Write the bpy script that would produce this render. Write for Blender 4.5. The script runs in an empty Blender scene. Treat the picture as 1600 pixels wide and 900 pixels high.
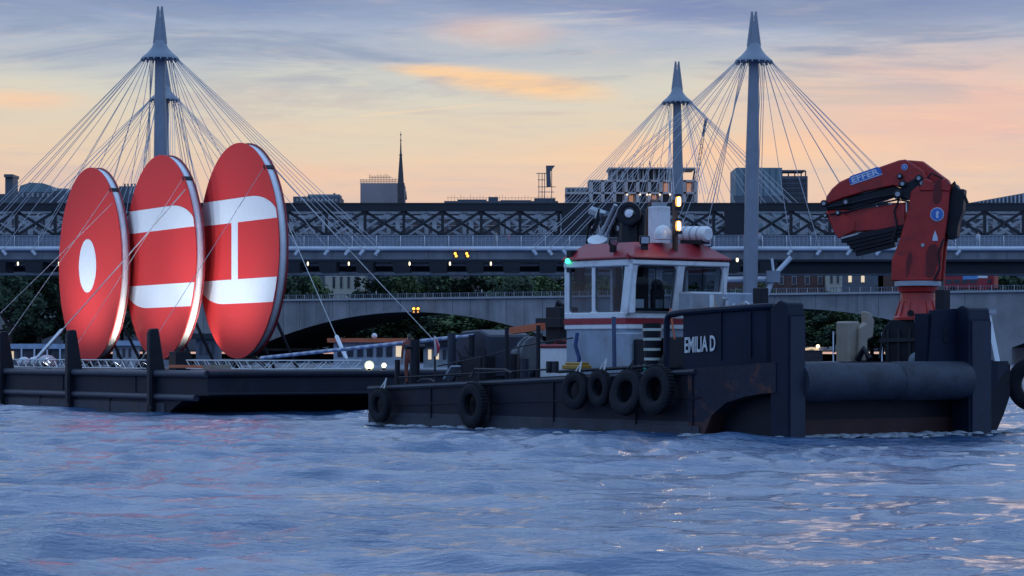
import bpy, bmesh, math, random
import numpy as np
from mathutils import Vector, Matrix
random.seed(7)
S = bpy.context.scene
COL = S.collection
R = math.radians
V = Vector
F = 4000.0            # focal length in photo pixels; horizon at photo row 550
CAMZ = 2.2

# ------------------------------------------------------------------ camera
cd = bpy.data.cameras.new('camera'); cam = bpy.data.objects.new('camera', cd); COL.objects.link(cam)
cd.sensor_width = 36; cd.lens = 36 * F / 1600; cd.shift_y = 100 / 1600
cd.clip_start = 0.5; cd.clip_end = 6000
cam.location = (0, 0, CAMZ); cam.rotation_euler = (R(90), 0, 0)
S.camera = cam
S.view_settings.view_transform = 'Standard'; S.view_settings.look = 'None'
S.view_settings.exposure = 0; S.view_settings.gamma = 1
S.render.engine = 'CYCLES'
try:
    S.cycles.use_denoising = True; S.cycles.denoiser = 'OPENIMAGEDENOISE'
    S.cycles.max_bounces = 5; S.cycles.diffuse_bounces = 2; S.cycles.glossy_bounces = 3
    S.cycles.transparent_max_bounces = 8; S.cycles.transmission_bounces = 3
    S.cycles.sample_clamp_indirect = 12; S.cycles.caustics_reflective = False; S.cycles.caustics_refractive = False
except Exception: pass

def lin(c):
    return tuple(((x/255)/12.92 if x/255 <= .04045 else ((x/255+.055)/1.055)**2.4) for x in c)

# ------------------------------------------------------------------ node helper
class NX:
    def __init__(s, nt): s.nt = nt
    def node(s, t, **k):
        n = s.nt.nodes.new(t)
        for a, b in k.items(): setattr(n, a, b)
        return n
    def put(s, sock, v):
        if isinstance(v, bpy.types.NodeSocket): s.nt.links.new(v, sock)
        else: sock.default_value = v
    def m(s, op, a, b=0.0, c=0.0, clamp=False):
        n = s.node('ShaderNodeMath', operation=op); n.use_clamp = clamp
        for i, v in enumerate((a, b, c)): s.put(n.inputs[i], v)
        return n.outputs[0]
    def vec(s, x, y, z):
        n = s.node('ShaderNodeCombineXYZ')
        for i, v in enumerate((x, y, z)): s.put(n.inputs[i], v)
        return n.outputs[0]
    def noise(s, v, scale=1, detail=4, rough=.55, dist=0):
        n = s.node('ShaderNodeTexNoise'); s.put(n.inputs['Vector'], v)
        n.inputs['Scale'].default_value = scale; n.inputs['Detail'].default_value = detail
        n.inputs['Roughness'].default_value = rough; n.inputs['Distortion'].default_value = dist
        return n.outputs[0]
    def mix(s, f, a, b, blend='MIX'):
        n = s.node('ShaderNodeMix', data_type='RGBA', blend_type=blend)
        s.put(n.inputs[0], f); s.put(n.inputs[6], a); s.put(n.inputs[7], b)
        return n.outputs[2]
    def ramp(s, f, stops, interp='LINEAR'):
        n = s.node('ShaderNodeValToRGB'); s.put(n.inputs[0], f); cr = n.color_ramp; cr.interpolation = interp
        while len(cr.elements) < len(stops): cr.elements.new(0.5)
        for e, (p, c) in zip(cr.elements, stops): e.position = p; e.color = tuple(c)[:3] + (1,)
        return n.outputs[0]
    def smooth(s, v, lo, hi):
        n = s.node('ShaderNodeMapRange', interpolation_type='SMOOTHSTEP'); s.put(n.inputs[0], v)
        n.inputs[1].default_value = lo; n.inputs[2].default_value = hi; n.inputs[3].default_value = 0; n.inputs[4].default_value = 1
        return n.outputs[0]

# ------------------------------------------------------------------ world: dusk sky with streaky cloud
def make_world():
    w = bpy.data.worlds.new('World'); S.world = w; w.use_nodes = True
    nt = w.node_tree; nt.nodes.clear(); x = NX(nt)
    out = x.node('ShaderNodeOutputWorld'); bg = x.node('ShaderNodeBackground')
    nt.links.new(bg.outputs[0], out.inputs[0])
    tc = x.node('ShaderNodeTexCoord'); sp = x.node('ShaderNodeSeparateXYZ'); nt.links.new(tc.outputs['Generated'], sp.inputs[0])
    dx, dy, dz = sp.outputs
    az = x.m('ARCTAN2', dx, dy); el = x.m('ARCSINE', dz)
    U = x.m('MULTIPLY', az, F); E = x.m('MULTIPLY', el, F)           # about photo pixels from the view axis and horizon
    cl = x.noise(x.vec(x.m('MULTIPLY', U, .0016), x.m('MULTIPLY', E, .010), 3.1), 1, 5, .5, .3)
    cl2 = x.noise(x.vec(x.m('MULTIPLY', U, .0042), x.m('MULTIPLY', E, .030), 8.7), 1, 5, .55, .2)
    warp = x.m('ADD', x.m('MULTIPLY', x.m('SUBTRACT', cl, .5), 100), x.m('MULTIPLY', x.m('SUBTRACT', cl2, .5), 46))
    Ew = x.m('MAXIMUM', x.m('ADD', E, warp), 0)
    fac = x.m('SQRT', x.m('DIVIDE', Ew, 6283.0))
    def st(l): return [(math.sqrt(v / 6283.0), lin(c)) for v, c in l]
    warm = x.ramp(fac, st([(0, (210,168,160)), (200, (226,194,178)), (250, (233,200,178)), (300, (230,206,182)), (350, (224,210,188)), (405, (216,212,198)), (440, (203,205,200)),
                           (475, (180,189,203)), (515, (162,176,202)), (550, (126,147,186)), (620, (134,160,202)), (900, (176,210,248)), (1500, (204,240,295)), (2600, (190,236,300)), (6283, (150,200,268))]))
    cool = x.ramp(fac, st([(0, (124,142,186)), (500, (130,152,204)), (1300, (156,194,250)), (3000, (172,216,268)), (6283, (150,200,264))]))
    front = x.smooth(dy, .1, .9)
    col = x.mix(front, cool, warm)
    def blob(cx, cy, rx, ry, rot, rgb, amt, lo=1.0, hi=.15, edge=.55, col=None):
        du = x.m('SUBTRACT', U, cx - 800); dv = x.m('SUBTRACT', E, 550 - cy)
        c, s_ = math.cos(rot), math.sin(rot)
        a = x.m('DIVIDE', x.m('ADD', x.m('MULTIPLY', du, c), x.m('MULTIPLY', dv, s_)), rx)
        b = x.m('DIVIDE', x.m('SUBTRACT', x.m('MULTIPLY', dv, c), x.m('MULTIPLY', du, s_)), ry)
        d = x.m('SQRT', x.m('ADD', x.m('MULTIPLY', a, a), x.m('MULTIPLY', b, b)))
        d = x.m('ADD', d, x.m('MULTIPLY', x.m('SUBTRACT', cl2, .5), edge))
        return x.mix(x.m('MULTIPLY', x.smooth(d, lo, hi), amt), col, lin(rgb) + (1,))
    col = blob(1500, 180, 440, 130, 0, (234,190,178), .9, col=col, lo=1.2, hi=0)
    col = blob(1330, 150, 260, 26, -.12, (240,204,178), .55, col=col, lo=1.2, hi=0)
    col = blob(250, 85, 420, 42, .05, (176,187,202), .6, col=col, lo=1.2, hi=.1)
    col = blob(880, 85, 330, 30, -.08, (186,192,198), .6, col=col, lo=1.2, hi=.1)
    col = blob(1130, 8, 560, 42, -.03, (120,135,182), .8, col=col, lo=1.2, hi=.1)
    col = blob(40, 165, 110, 20, 0, (248,206,172), .8, col=col, lo=1.2, hi=0)
    col = blob(500, 272, 170, 20, 0, (246,196,170), .5, col=col, lo=1.2, hi=0)
    col = blob(1080, 240, 330, 42, 0, (250,202,164), .65, col=col, lo=1.2, hi=0)
    col = blob(770, 50, 120, 30, -.03, (218,188,180), .8, col=col, lo=1.2, hi=.1)
    col = blob(810, 132, 190, 25, -.11, (254,209,160), .95, col=col, lo=1.15, hi=.2)
    col = blob(690, 113, 105, 12, -.06, (252,208,162), .8, col=col, lo=1.1, hi=.2)
    col = blob(655, 174, 140, 2.6, .092, (240,216,184), .8, col=col, lo=1.1, hi=.1, edge=.2)
    col = blob(900, 250, 420, 8, .01, (244,212,178), .35, col=col, lo=1.3, hi=.1)
    cl4 = x.noise(x.vec(x.m('MULTIPLY', U, .0021), x.m('MULTIPLY', E, .0165), 5.3), 1, 7, .62, .5)
    up = x.m('MULTIPLY', x.smooth(E, 350, 470), x.smooth(dy, -.2, .4))
    col = x.mix(x.m('MULTIPLY', x.m('MULTIPLY', x.smooth(cl4, .47, .64), up), .72), col, lin((140,156,184)) + (1,))
    col = x.mix(x.m('MULTIPLY', x.m('MULTIPLY', x.smooth(cl4, .46, .32), up), .5), col, lin((212,208,206)) + (1,))
    lowb = x.m('MULTIPLY', x.m('SUBTRACT', 1.0, x.smooth(E, 380, 450)), x.smooth(dy, -.2, .4))
    col = x.mix(x.m('MULTIPLY', x.m('MULTIPLY', x.smooth(cl4, .5, .66), lowb), .55), col, lin((204,190,186)) + (1,))
    col = x.mix(x.m('MULTIPLY', x.m('MULTIPLY', x.smooth(cl4, .46, .3), lowb), .6), col, lin((253,208,170)) + (1,))
    cl3 = x.noise(x.vec(x.m('MULTIPLY', U, .009), x.m('MULTIPLY', E, .075), 1.7), 1, 6, .6, .4)
    col = x.mix(x.m('MULTIPLY', x.smooth(cl3, .52, .75), .3), col, x.mix(.5, col, lin((170,180,205)) + (1,)))
    col = x.mix(x.m('MULTIPLY', x.smooth(cl3, .48, .25), .25), col, x.mix(.5, col, lin((250,215,185)) + (1,)))
    col = blob(1420, 120, 170, 18, -.1, (244,204,184), .55, col=col, lo=1.3, hi=0, edge=1.1)
    col = blob(1250, 235, 220, 24, .03, (252,206,170), .5, col=col, lo=1.3, hi=0, edge=1.1)
    col = blob(470, 205, 220, 16, .03, (236,214,186), .5, col=col, lo=1.3, hi=0, edge=1.1)
    sky = x.node('ShaderNodeTexSky', sky_type='NISHITA'); sky.sun_disc = False
    sky.sun_elevation = R(3); sky.sun_rotation = R(8)
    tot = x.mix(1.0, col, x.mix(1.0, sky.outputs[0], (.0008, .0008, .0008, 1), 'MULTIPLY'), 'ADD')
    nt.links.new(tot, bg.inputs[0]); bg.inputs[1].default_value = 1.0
make_world()
sd = bpy.data.lights.new('sun', 'SUN'); sun = bpy.data.objects.new('sun', sd); COL.objects.link(sun)
sd.energy = .04; sd.angle = R(12); sd.color = (1, .72, .5)
sun.rotation_euler = (R(87), 0, R(180 - 8))

# ------------------------------------------------------------------ materials
MATS = {}
def M(name, col=(.3,.3,.3), rough=.6, metal=0.0, var=.25, scale=2.0, bump=0.0, dirt=None, dirt_amt=0.0, dirt_scale=1.2, emit=None, emit_s=0, streak=0.0, spec=.5):
    if name in MATS: return MATS[name]
    m = bpy.data.materials.new(name); MATS[name] = m; m.use_nodes = True
    nt = m.node_tree; x = NX(nt); b = nt.nodes['Principled BSDF']
    b.inputs['Roughness'].default_value = rough; b.inputs['Metallic'].default_value = metal
    b.inputs['Specular IOR Level'].default_value = spec
    if emit is not None:
        b.inputs['Base Color'].default_value = tuple(col) + (1,)
        b.inputs['Emission Color'].default_value = tuple(emit) + (1,); b.inputs['Emission Strength'].default_value = emit_s
        return m
    tc = x.node('ShaderNodeTexCoord'); v = tc.outputs['Object']
    n = x.noise(v, scale, 5, .6)
    lo = tuple(c * (1 - var) for c in col); hi = tuple(min(1, c * (1 + var)) for c in col)
    c = x.ramp(n, [(.3, lo), (.7, hi)])
    if streak:
        mp = x.node('ShaderNodeMapping'); nt.links.new(v, mp.inputs[0]); mp.inputs['Scale'].default_value = (1, 1, .06)
        sn = x.noise(mp.outputs[0], scale * 2.2, 4, .6)
        c = x.mix(x.m('MULTIPLY', x.smooth(sn, .5, .75), streak), c, tuple(k * .45 for k in col) + (1,))
        c = x.mix(x.m('MULTIPLY', x.smooth(sn, .48, .25), streak * .6), c, tuple(min(1, k * 1.7) for k in col) + (1,))
    if dirt:
        dn = x.noise(v, dirt_scale, 6, .7, .4)
        c = x.mix(x.m('MULTIPLY', x.smooth(dn, .5, .68), dirt_amt), c, tuple(dirt) + (1,))
    nt.links.new(c, b.inputs['Base Color'])
    rr = x.node('ShaderNodeMapRange'); nt.links.new(n, rr.inputs[0]); rr.inputs[3].default_value = max(.02, rough - .1); rr.inputs[4].default_value = min(1, rough + .12)
    nt.links.new(rr.outputs[0], b.inputs['Roughness'])
    if bump:
        bp = x.node('ShaderNodeBump'); bp.inputs['Strength'].default_value = bump; bp.inputs['Distance'].default_value = .05
        nt.links.new(x.noise(v, scale * 6, 4, .6), bp.inputs['Height']); nt.links.new(bp.outputs[0], b.inputs['Normal'])
    return m
HULL = M('hull_paint', (.008,.011,.022), .55, var=.4, scale=.9, bump=.15, dirt=(.04,.026,.022), dirt_amt=.5, dirt_scale=.8, streak=.45, spec=.3)
HULLR = M('boot_topping', (.05,.018,.018), .6, var=.4, scale=1.2, bump=.15, dirt=(.03,.03,.035), dirt_amt=.5, streak=.4)
HULLG = M('weathered_hull_band', (.036,.042,.06), .6, var=.4, scale=1.3, bump=.2, dirt=(.07,.045,.03), dirt_amt=.5, streak=.4)
BARGE = M('barge_paint', (.009,.012,.023), .6, var=.35, scale=.7, bump=.15, dirt=(.03,.03,.035), dirt_amt=.5, dirt_scale=.6, streak=.45, spec=.3)
STRAKE = M('strake_steel', (.045,.052,.075), .5, var=.4, scale=1.2, bump=.2, dirt=(.05,.035,.03), dirt_amt=.5, streak=.3)
DECK = M('deck_steel', (.05,.055,.07), .7, var=.4, scale=.8, bump=.2, dirt=(.08,.05,.03), dirt_amt=.5)
NAVY = M('navy_bulwark_paint', (.006,.012,.030), .55, var=.25, scale=1.2, bump=.08, dirt=(.012,.016,.034), dirt_amt=.5, streak=.3, spec=.22)
BLACK = M('black_steel', (.007,.009,.016), .5, var=.4, scale=3, bump=.1, spec=.3)
RUBBER = M('tyre_rubber', (.009,.011,.017), .75, var=.4, scale=4, bump=.35, dirt=(.022,.024,.03), dirt_amt=.35, dirt_scale=3, spec=.25)
WHITE = M('white_paint', (.74,.76,.78), .4, var=.06, scale=2, dirt=(.35,.3,.27), dirt_amt=.35, dirt_scale=2.2, streak=.12)
PALEBLUE = M('pale_blue_grey_paint', (.3,.36,.44), .5, var=.12, scale=2, dirt=(.16,.13,.11), dirt_amt=.4, streak=.25)
RED = M('red_paint', (.3,.018,.028), .42, var=.15, scale=2, dirt=(.16,.03,.03), dirt_amt=.35)
REDCR = M('crane_red_paint', (.39,.019,.016), .42, var=.2, scale=2.2, bump=.05, dirt=(.12,.02,.018), dirt_amt=.5, dirt_scale=2, streak=.2)
DISCRED = M('disc_red_vinyl', (.66,.036,.036), .6, var=.06, scale=12, bump=.03, spec=.25)
DISCWHITE = M('disc_white_vinyl', (.74,.765,.80), .55, var=.03, scale=5, spec=.25)
DISCRIM = M('disc_rim_panel', (.84,.86,.88), .5, var=.05, scale=2)
DISCEDGE = M('disc_back_red', (.3,.018,.03), .5)
MASTP = M('mast_grey_paint', (.23,.255,.3), .45, var=.1, scale=.6, streak=.1)
CABLE = M('cable_steel', (.62,.6,.62), .5, var=.1)
TUBEW = M('white_tube_paint', (.62,.65,.7), .4, var=.1, scale=.5)
CONC = M('precast_deck', (.2,.205,.22), .75, var=.2, scale=.5, streak=.5)
MESHW = M('stainless_wire', (.4,.44,.52), .5, metal=0, var=.1)
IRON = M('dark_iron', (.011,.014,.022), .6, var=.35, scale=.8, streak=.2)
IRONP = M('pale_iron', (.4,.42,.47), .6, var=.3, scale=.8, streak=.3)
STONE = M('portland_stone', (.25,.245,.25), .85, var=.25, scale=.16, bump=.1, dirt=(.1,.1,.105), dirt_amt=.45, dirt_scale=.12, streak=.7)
STONED = M('dark_stone', (.035,.036,.042), .9, var=.25, scale=.2)
CREAM = M('cream_render', (.42,.39,.34), .8, var=.1, scale=.3)
BRICKR = M('red_brick', (.095,.05,.048), .85, var=.2, scale=.8)
GLASSD = M('dark_window', (.03,.04,.055), .12, var=.3, scale=.5)
CITYA = M('city_grey_cladding', (.36,.35,.37), .8, var=.15, scale=.2)
CITYB = M('city_teal_cladding', (.16,.23,.27), .6, var=.15, scale=.2)
CITYC = M('city_dark_cladding', (.09,.105,.135), .6, var=.25, scale=.3)
CITYW = M('wrapped_sheeting', (.34,.29,.3), .85, var=.12, scale=.15)
SLATE = M('slate_spire', (.07,.065,.075), .7, var=.2, scale=.4)
ORANGE = M('orange_paint', (.55,.13,.05), .5, var=.2)
ORWORK = M('orange_workwear', (.2,.05,.035), .8, var=.15)
YELLOW = M('yellow_plastic', (.36,.2,.02), .45, var=.2, scale=5)
GREENR = M('green_rope', (.03,.2,.16), .8)
ROPE = M('pale_rope', (.5,.5,.5), .7)
TAN = M('tan_paint', (.3,.25,.2), .6, var=.15, scale=3, dirt=(.12,.09,.07), dirt_amt=.5)
TARP = M('blue_grey_tarp', (.13,.17,.22), .7, var=.3, scale=4, bump=.5)
GREYM = M('galvanised', (.34,.37,.41), .4, metal=.5, var=.15)
STEEL = M('bright_steel', (.6,.62,.66), .3, metal=.8, var=.1)
SIGNBLUE = M('sign_blue', (.05,.16,.5), .4, var=.05)
LEAFA = M('leaf_dark_green', (.03,.055,.028), .8, var=.6, scale=.35)
LEAFB = M('leaf_mid_green', (.075,.11,.04), .8, var=.6, scale=.35)
BARK = M('bark', (.05,.04,.035), .9)
SKIN = M('skin', (.45,.28,.2), .6); HAIR = M('dark_hair', (.03,.022,.02), .6)
CLOTHA = M('dark_cloth', (.03,.035,.05), .9); CLOTHB = M('pale_cloth', (.5,.5,.52), .9); CLOTHC = M('red_cloth', (.4,.06,.06), .9); CLOTHD=M('tan_cloth',(.35,.28,.2),.9)
STRIPEY = M('reflective_stripe', (.5,.55,.5), .5)
L_AMBER = M('amber_lamp_glow', (1,.6,.2), emit=(1,.42,.07), emit_s=1.35)
L_CORE = M('lamp_core_glow', (1,.9,.7), emit=(1,.7,.35), emit_s=160)
L_WARM = M('warm_lamp_glow', (1,.8,.5), emit=(1,.8,.5), emit_s=2.2)
L_ORANGE = M('orange_signal_glow', (1,.6,.1), emit=(1,.42,.04), emit_s=4)
L_WHITE = M('white_flood_glow', (1,1,.9), emit=(1,.98,.86), emit_s=9)
L_GREEN = M('green_lamp_glow', (.1,1,.5), emit=(.05,.9,.4), emit_s=2.5)
L_WIN = M('lit_window_glow', (1,.8,.5), emit=(1,.72,.42), emit_s=.6)
L_WINO = M('lit_room_glow', (1,.6,.4), emit=(1,.5,.32), emit_s=.3)
def make_glass():
    m = bpy.data.materials.new('cabin_glass'); m.use_nodes = True; nt = m.node_tree; nt.nodes.clear(); x = NX(nt)
    o = x.node('ShaderNodeOutputMaterial'); t = x.node('ShaderNodeBsdfTransparent'); t.inputs[0].default_value = (.62,.68,.72,1)
    g = x.node('ShaderNodeBsdfGlossy'); g.inputs['Roughness'].default_value = .03
    lw = x.node('ShaderNodeLayerWeight'); fr = x.node('ShaderNodeMath', operation='MULTIPLY_ADD'); fr.inputs[1].default_value = .6; fr.inputs[2].default_value = .05
    nt.links.new(x.m('POWER', lw.outputs['Facing'], 4.0), fr.inputs[0])
    mx = x.node('ShaderNodeMixShader'); nt.links.new(fr.outputs[0], mx.inputs[0]); nt.links.new(t.outputs[0], mx.inputs[1]); nt.links.new(g.outputs[0], mx.inputs[2])
    nt.links.new(mx.outputs[0], o.inputs[0]); return m
GLASS = make_glass()

# ------------------------------------------------------------------ mesh helpers
class MB:
    """collects shapes in world coordinates (or those of M) for ONE mesh object"""
    def __init__(s, T=None): s.v = []; s.f = []; s.T = T
    def add(s, vs, fs):
        o = len(s.v); s.v += [s.T(p) if s.T else V(p) for p in vs]; s.f += [tuple(i + o for i in f) for f in fs]; return s
    def box(s, a, b):
        (x0, y0, z0), (x1, y1, z1) = a, b
        return s.add([(x0,y0,z0),(x1,y0,z0),(x1,y1,z0),(x0,y1,z0),(x0,y0,z1),(x1,y0,z1),(x1,y1,z1),(x0,y1,z1)],
                     [(0,3,2,1),(4,5,6,7),(0,1,5,4),(1,2,6,5),(2,3,7,6),(3,0,4,7)])
    def beam(s, p, q, w, h, up=(0,0,1)):
        p, q = V(p), V(q); d = (q - p).normalized(); u = V(up); sd_ = d.cross(u)
        if sd_.length < 1e-4: sd_ = d.cross(V((1,0,0)))
        sd_.normalize(); u = sd_.cross(d); a = sd_ * (w/2); b = u * (h/2)
        return s.add([p-a-b, p+a-b, p+a+b, p-a+b, q-a-b, q+a-b, q+a+b, q-a+b], [(0,1,2,3),(4,7,6,5),(0,4,5,1),(1,5,6,2),(2,6,7,3),(3,7,4,0)])
    def tube(s, pts, r, n=8, caps=True):
        pts = [V(p) for p in pts]; rs = r if isinstance(r, (list, tuple)) else [r] * len(pts)
        vs = []; fs = []; prev = None
        for i, p in enumerate(pts):
            d = (pts[min(i+1, len(pts)-1)] - pts[max(i-1, 0)]).normalized()
            if prev is None:
                a = d.cross(V((0,0,1)));  a = a if a.length > 1e-3 else d.cross(V((1,0,0)))
            else: a = prev - d * prev.dot(d)
            a.normalize(); prev = a; b = d.cross(a)
            for k in range(n):
                t = 2*math.pi*k/n; vs.append(p + (a*math.cos(t) + b*math.sin(t)) * rs[i])
        for i in range(len(pts)-1):
            for k in range(n): fs.append((i*n+k, i*n+(k+1)%n, (i+1)*n+(k+1)%n, (i+1)*n+k))
        if caps: fs.append(tuple(range(n-1, -1, -1))); fs.append(tuple((len(pts)-1)*n+k for k in range(n)))
        return s.add(vs, fs)
    def lathe(s, c, prof, axis=(0,0,1), n=20, scallop=0):
        c = V(c); ax = V(axis).normalized(); a = ax.cross(V((0,1,0))); a = a if a.length > 1e-3 else ax.cross(V((1,0,0))); a.normalize(); b = ax.cross(a)
        vs = []; fs = []
        for i, (r, h) in enumerate(prof):
            for k in range(n):
                t = 2*math.pi*k/n; vs.append(c + ax*h + (a*math.cos(t) + b*math.sin(t)) * r)
        for i in range(len(prof)-1):
            for k in range(n): fs.append((i*n+k, i*n+(k+1)%n, (i+1)*n+(k+1)%n, (i+1)*n+k))
        if prof[0][0] > 1e-4: fs.append(tuple(range(n-1,-1,-1)))
        if prof[-1][0] > 1e-4: fs.append(tuple((len(prof)-1)*n+k for k in range(n)))
        return s.add(vs, fs)
    def prism(s, poly, o, ex, ey, n, t):
        """polygon poly (2D) in the plane o + x ex + y ey, extruded t along n both ways t/2"""
        o, ex, ey, n = V(o), V(ex), V(ey), V(n); k = len(poly)
        vs = [o + ex*p[0] + ey*p[1] + n*(t/2) for p in poly] + [o + ex*p[0] + ey*p[1] - n*(t/2) for p in poly]
        return s.add(vs, [tuple(range(k)), tuple(range(2*k-1, k-1, -1))] + [(i, k+i, k+(i+1)%k, (i+1)%k) for i in range(k)])
    def torus(s, c, axis, R_, r, n=28, m=10, sq=1.0):
        c = V(c); ax = V(axis).normalized(); a = ax.cross(V((0,0,1))); a = a if a.length > 1e-3 else ax.cross(V((1,0,0))); a.normalize(); b = ax.cross(a)
        vs = []; fs = []
        for i in range(n):
            t = 2*math.pi*i/n; d = a*math.cos(t) + b*math.sin(t)
            for k in range(m):
                u = 2*math.pi*k/m; cu, su = math.cos(u), math.sin(u)
                e = .6; cu = math.copysign(abs(cu)**e, cu); su = math.copysign(abs(su)**e, su)
                vs.append(c + d*(R_ + r*cu) + ax*(r*sq*su))
        for i in range(n):
            for k in range(m): fs.append((i*m+k, ((i+1)%n)*m+k, ((i+1)%n)*m+(k+1)%m, i*m+(k+1)%m))
        return s.add(vs, fs)
    def ball(s, c, r, n=12, m=8, sz=1.0):
        prof = [(max(1e-5, r*math.sin(math.pi*i/m)), -r*sz*math.cos(math.pi*i/m)) for i in range(m+1)]
        return s.lathe(c, prof, n=n)
    def build(s, name, mat, parent=None, smooth=False, loc=None, bevel=0):
        me = bpy.data.meshes.new(name)
        L = loc if loc is not None else (base_of(parent) if parent else V((0,0,0)))
        me.from_pydata([tuple(p - L) for p in s.v], [], s.f)
        bm = bmesh.new(); bm.from_mesh(me); bmesh.ops.recalc_face_normals(bm, faces=bm.faces); bm.to_mesh(me); bm.free()
        if smooth:
            me.shade_smooth() if hasattr(me, 'shade_smooth') else None
            try: me.set_sharp_from_angle(angle=R(38))
            except Exception: pass
        for m in (mat if isinstance(mat, (list, tuple)) else [mat]): me.materials.append(m)
        o = bpy.data.objects.new(name, me); COL.objects.link(o)
        if parent: o.parent = parent
        else: o.location = L
        if bevel:
            md = o.modifiers.new('bevel', 'BEVEL'); md.width = bevel; md.segments = 1; md.limit_method = 'ANGLE'; md.angle_limit = R(40)
        return o
BASE = {}
def base_of(o):
    while o.parent: o = o.parent
    return BASE[o.name]
def tag(o, label, cat, group=None, kind=None):
    if label: o['label'] = label
    if cat: o['category'] = cat
    if group: o['group'] = group
    if kind: o['kind'] = kind
    return o
def thing(name, loc, label, cat, group=None):
    o = bpy.data.objects.new(name, None); COL.objects.link(o); o.location = loc; o.empty_display_size = .3
    BASE[o.name] = V(loc); return tag(o, label, cat, group)
def P(px, py, Y): return V(((px-800)/F*Y, Y, CAMZ + (550-py)/F*Y))     # a photo position at distance Y, as a point in the place
def zat(py, Y): return CAMZ + (550-py)/F*Y
def xat(px, Y): return (px-800)/F*Y
def dupe(o, parent=None, off=(0,0,0), label=None):
    c = o.copy(); COL.objects.link(c)
    if parent is not None: c.parent = parent
    c.location = V(o.location) + V(off)
    if label: c['label'] = label
    return c
def text_mesh(body, name, mat, parent, o, ex, ey, width, height, depth=.01, bold=0.0):
    cu = bpy.data.curves.new(name, 'FONT'); cu.body = body; cu.extrude = .5; cu.offset = bold; cu.resolution_u = 3
    ob = bpy.data.objects.new('tmp', cu); COL.objects.link(ob)
    dg = bpy.context.evaluated_depsgraph_get(); me = bpy.data.meshes.new_from_object(ob.evaluated_get(dg))
    COL.objects.unlink(ob); bpy.data.objects.remove(ob)
    co = np.array([v.co[:] for v in me.vertices]); lo = co.min(0); hi = co.max(0)
    ex, ey, o = V(ex).normalized(), V(ey).normalized(), V(o); n = ex.cross(ey); L = base_of(parent)
    for v in me.vertices:
        a = (v.co.x-lo[0])/(hi[0]-lo[0])*width; b = (v.co.y-lo[1])/(hi[1]-lo[1])*height; c = (v.co.z-lo[2])/(hi[2]-lo[2])*depth
        v.co = o + ex*a + ey*b + n*c - L
    me.name = name; me.materials.clear(); me.materials.append(mat)
    ob = bpy.data.objects.new(name, me); COL.objects.link(ob); ob.parent = parent
    return ob

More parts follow.
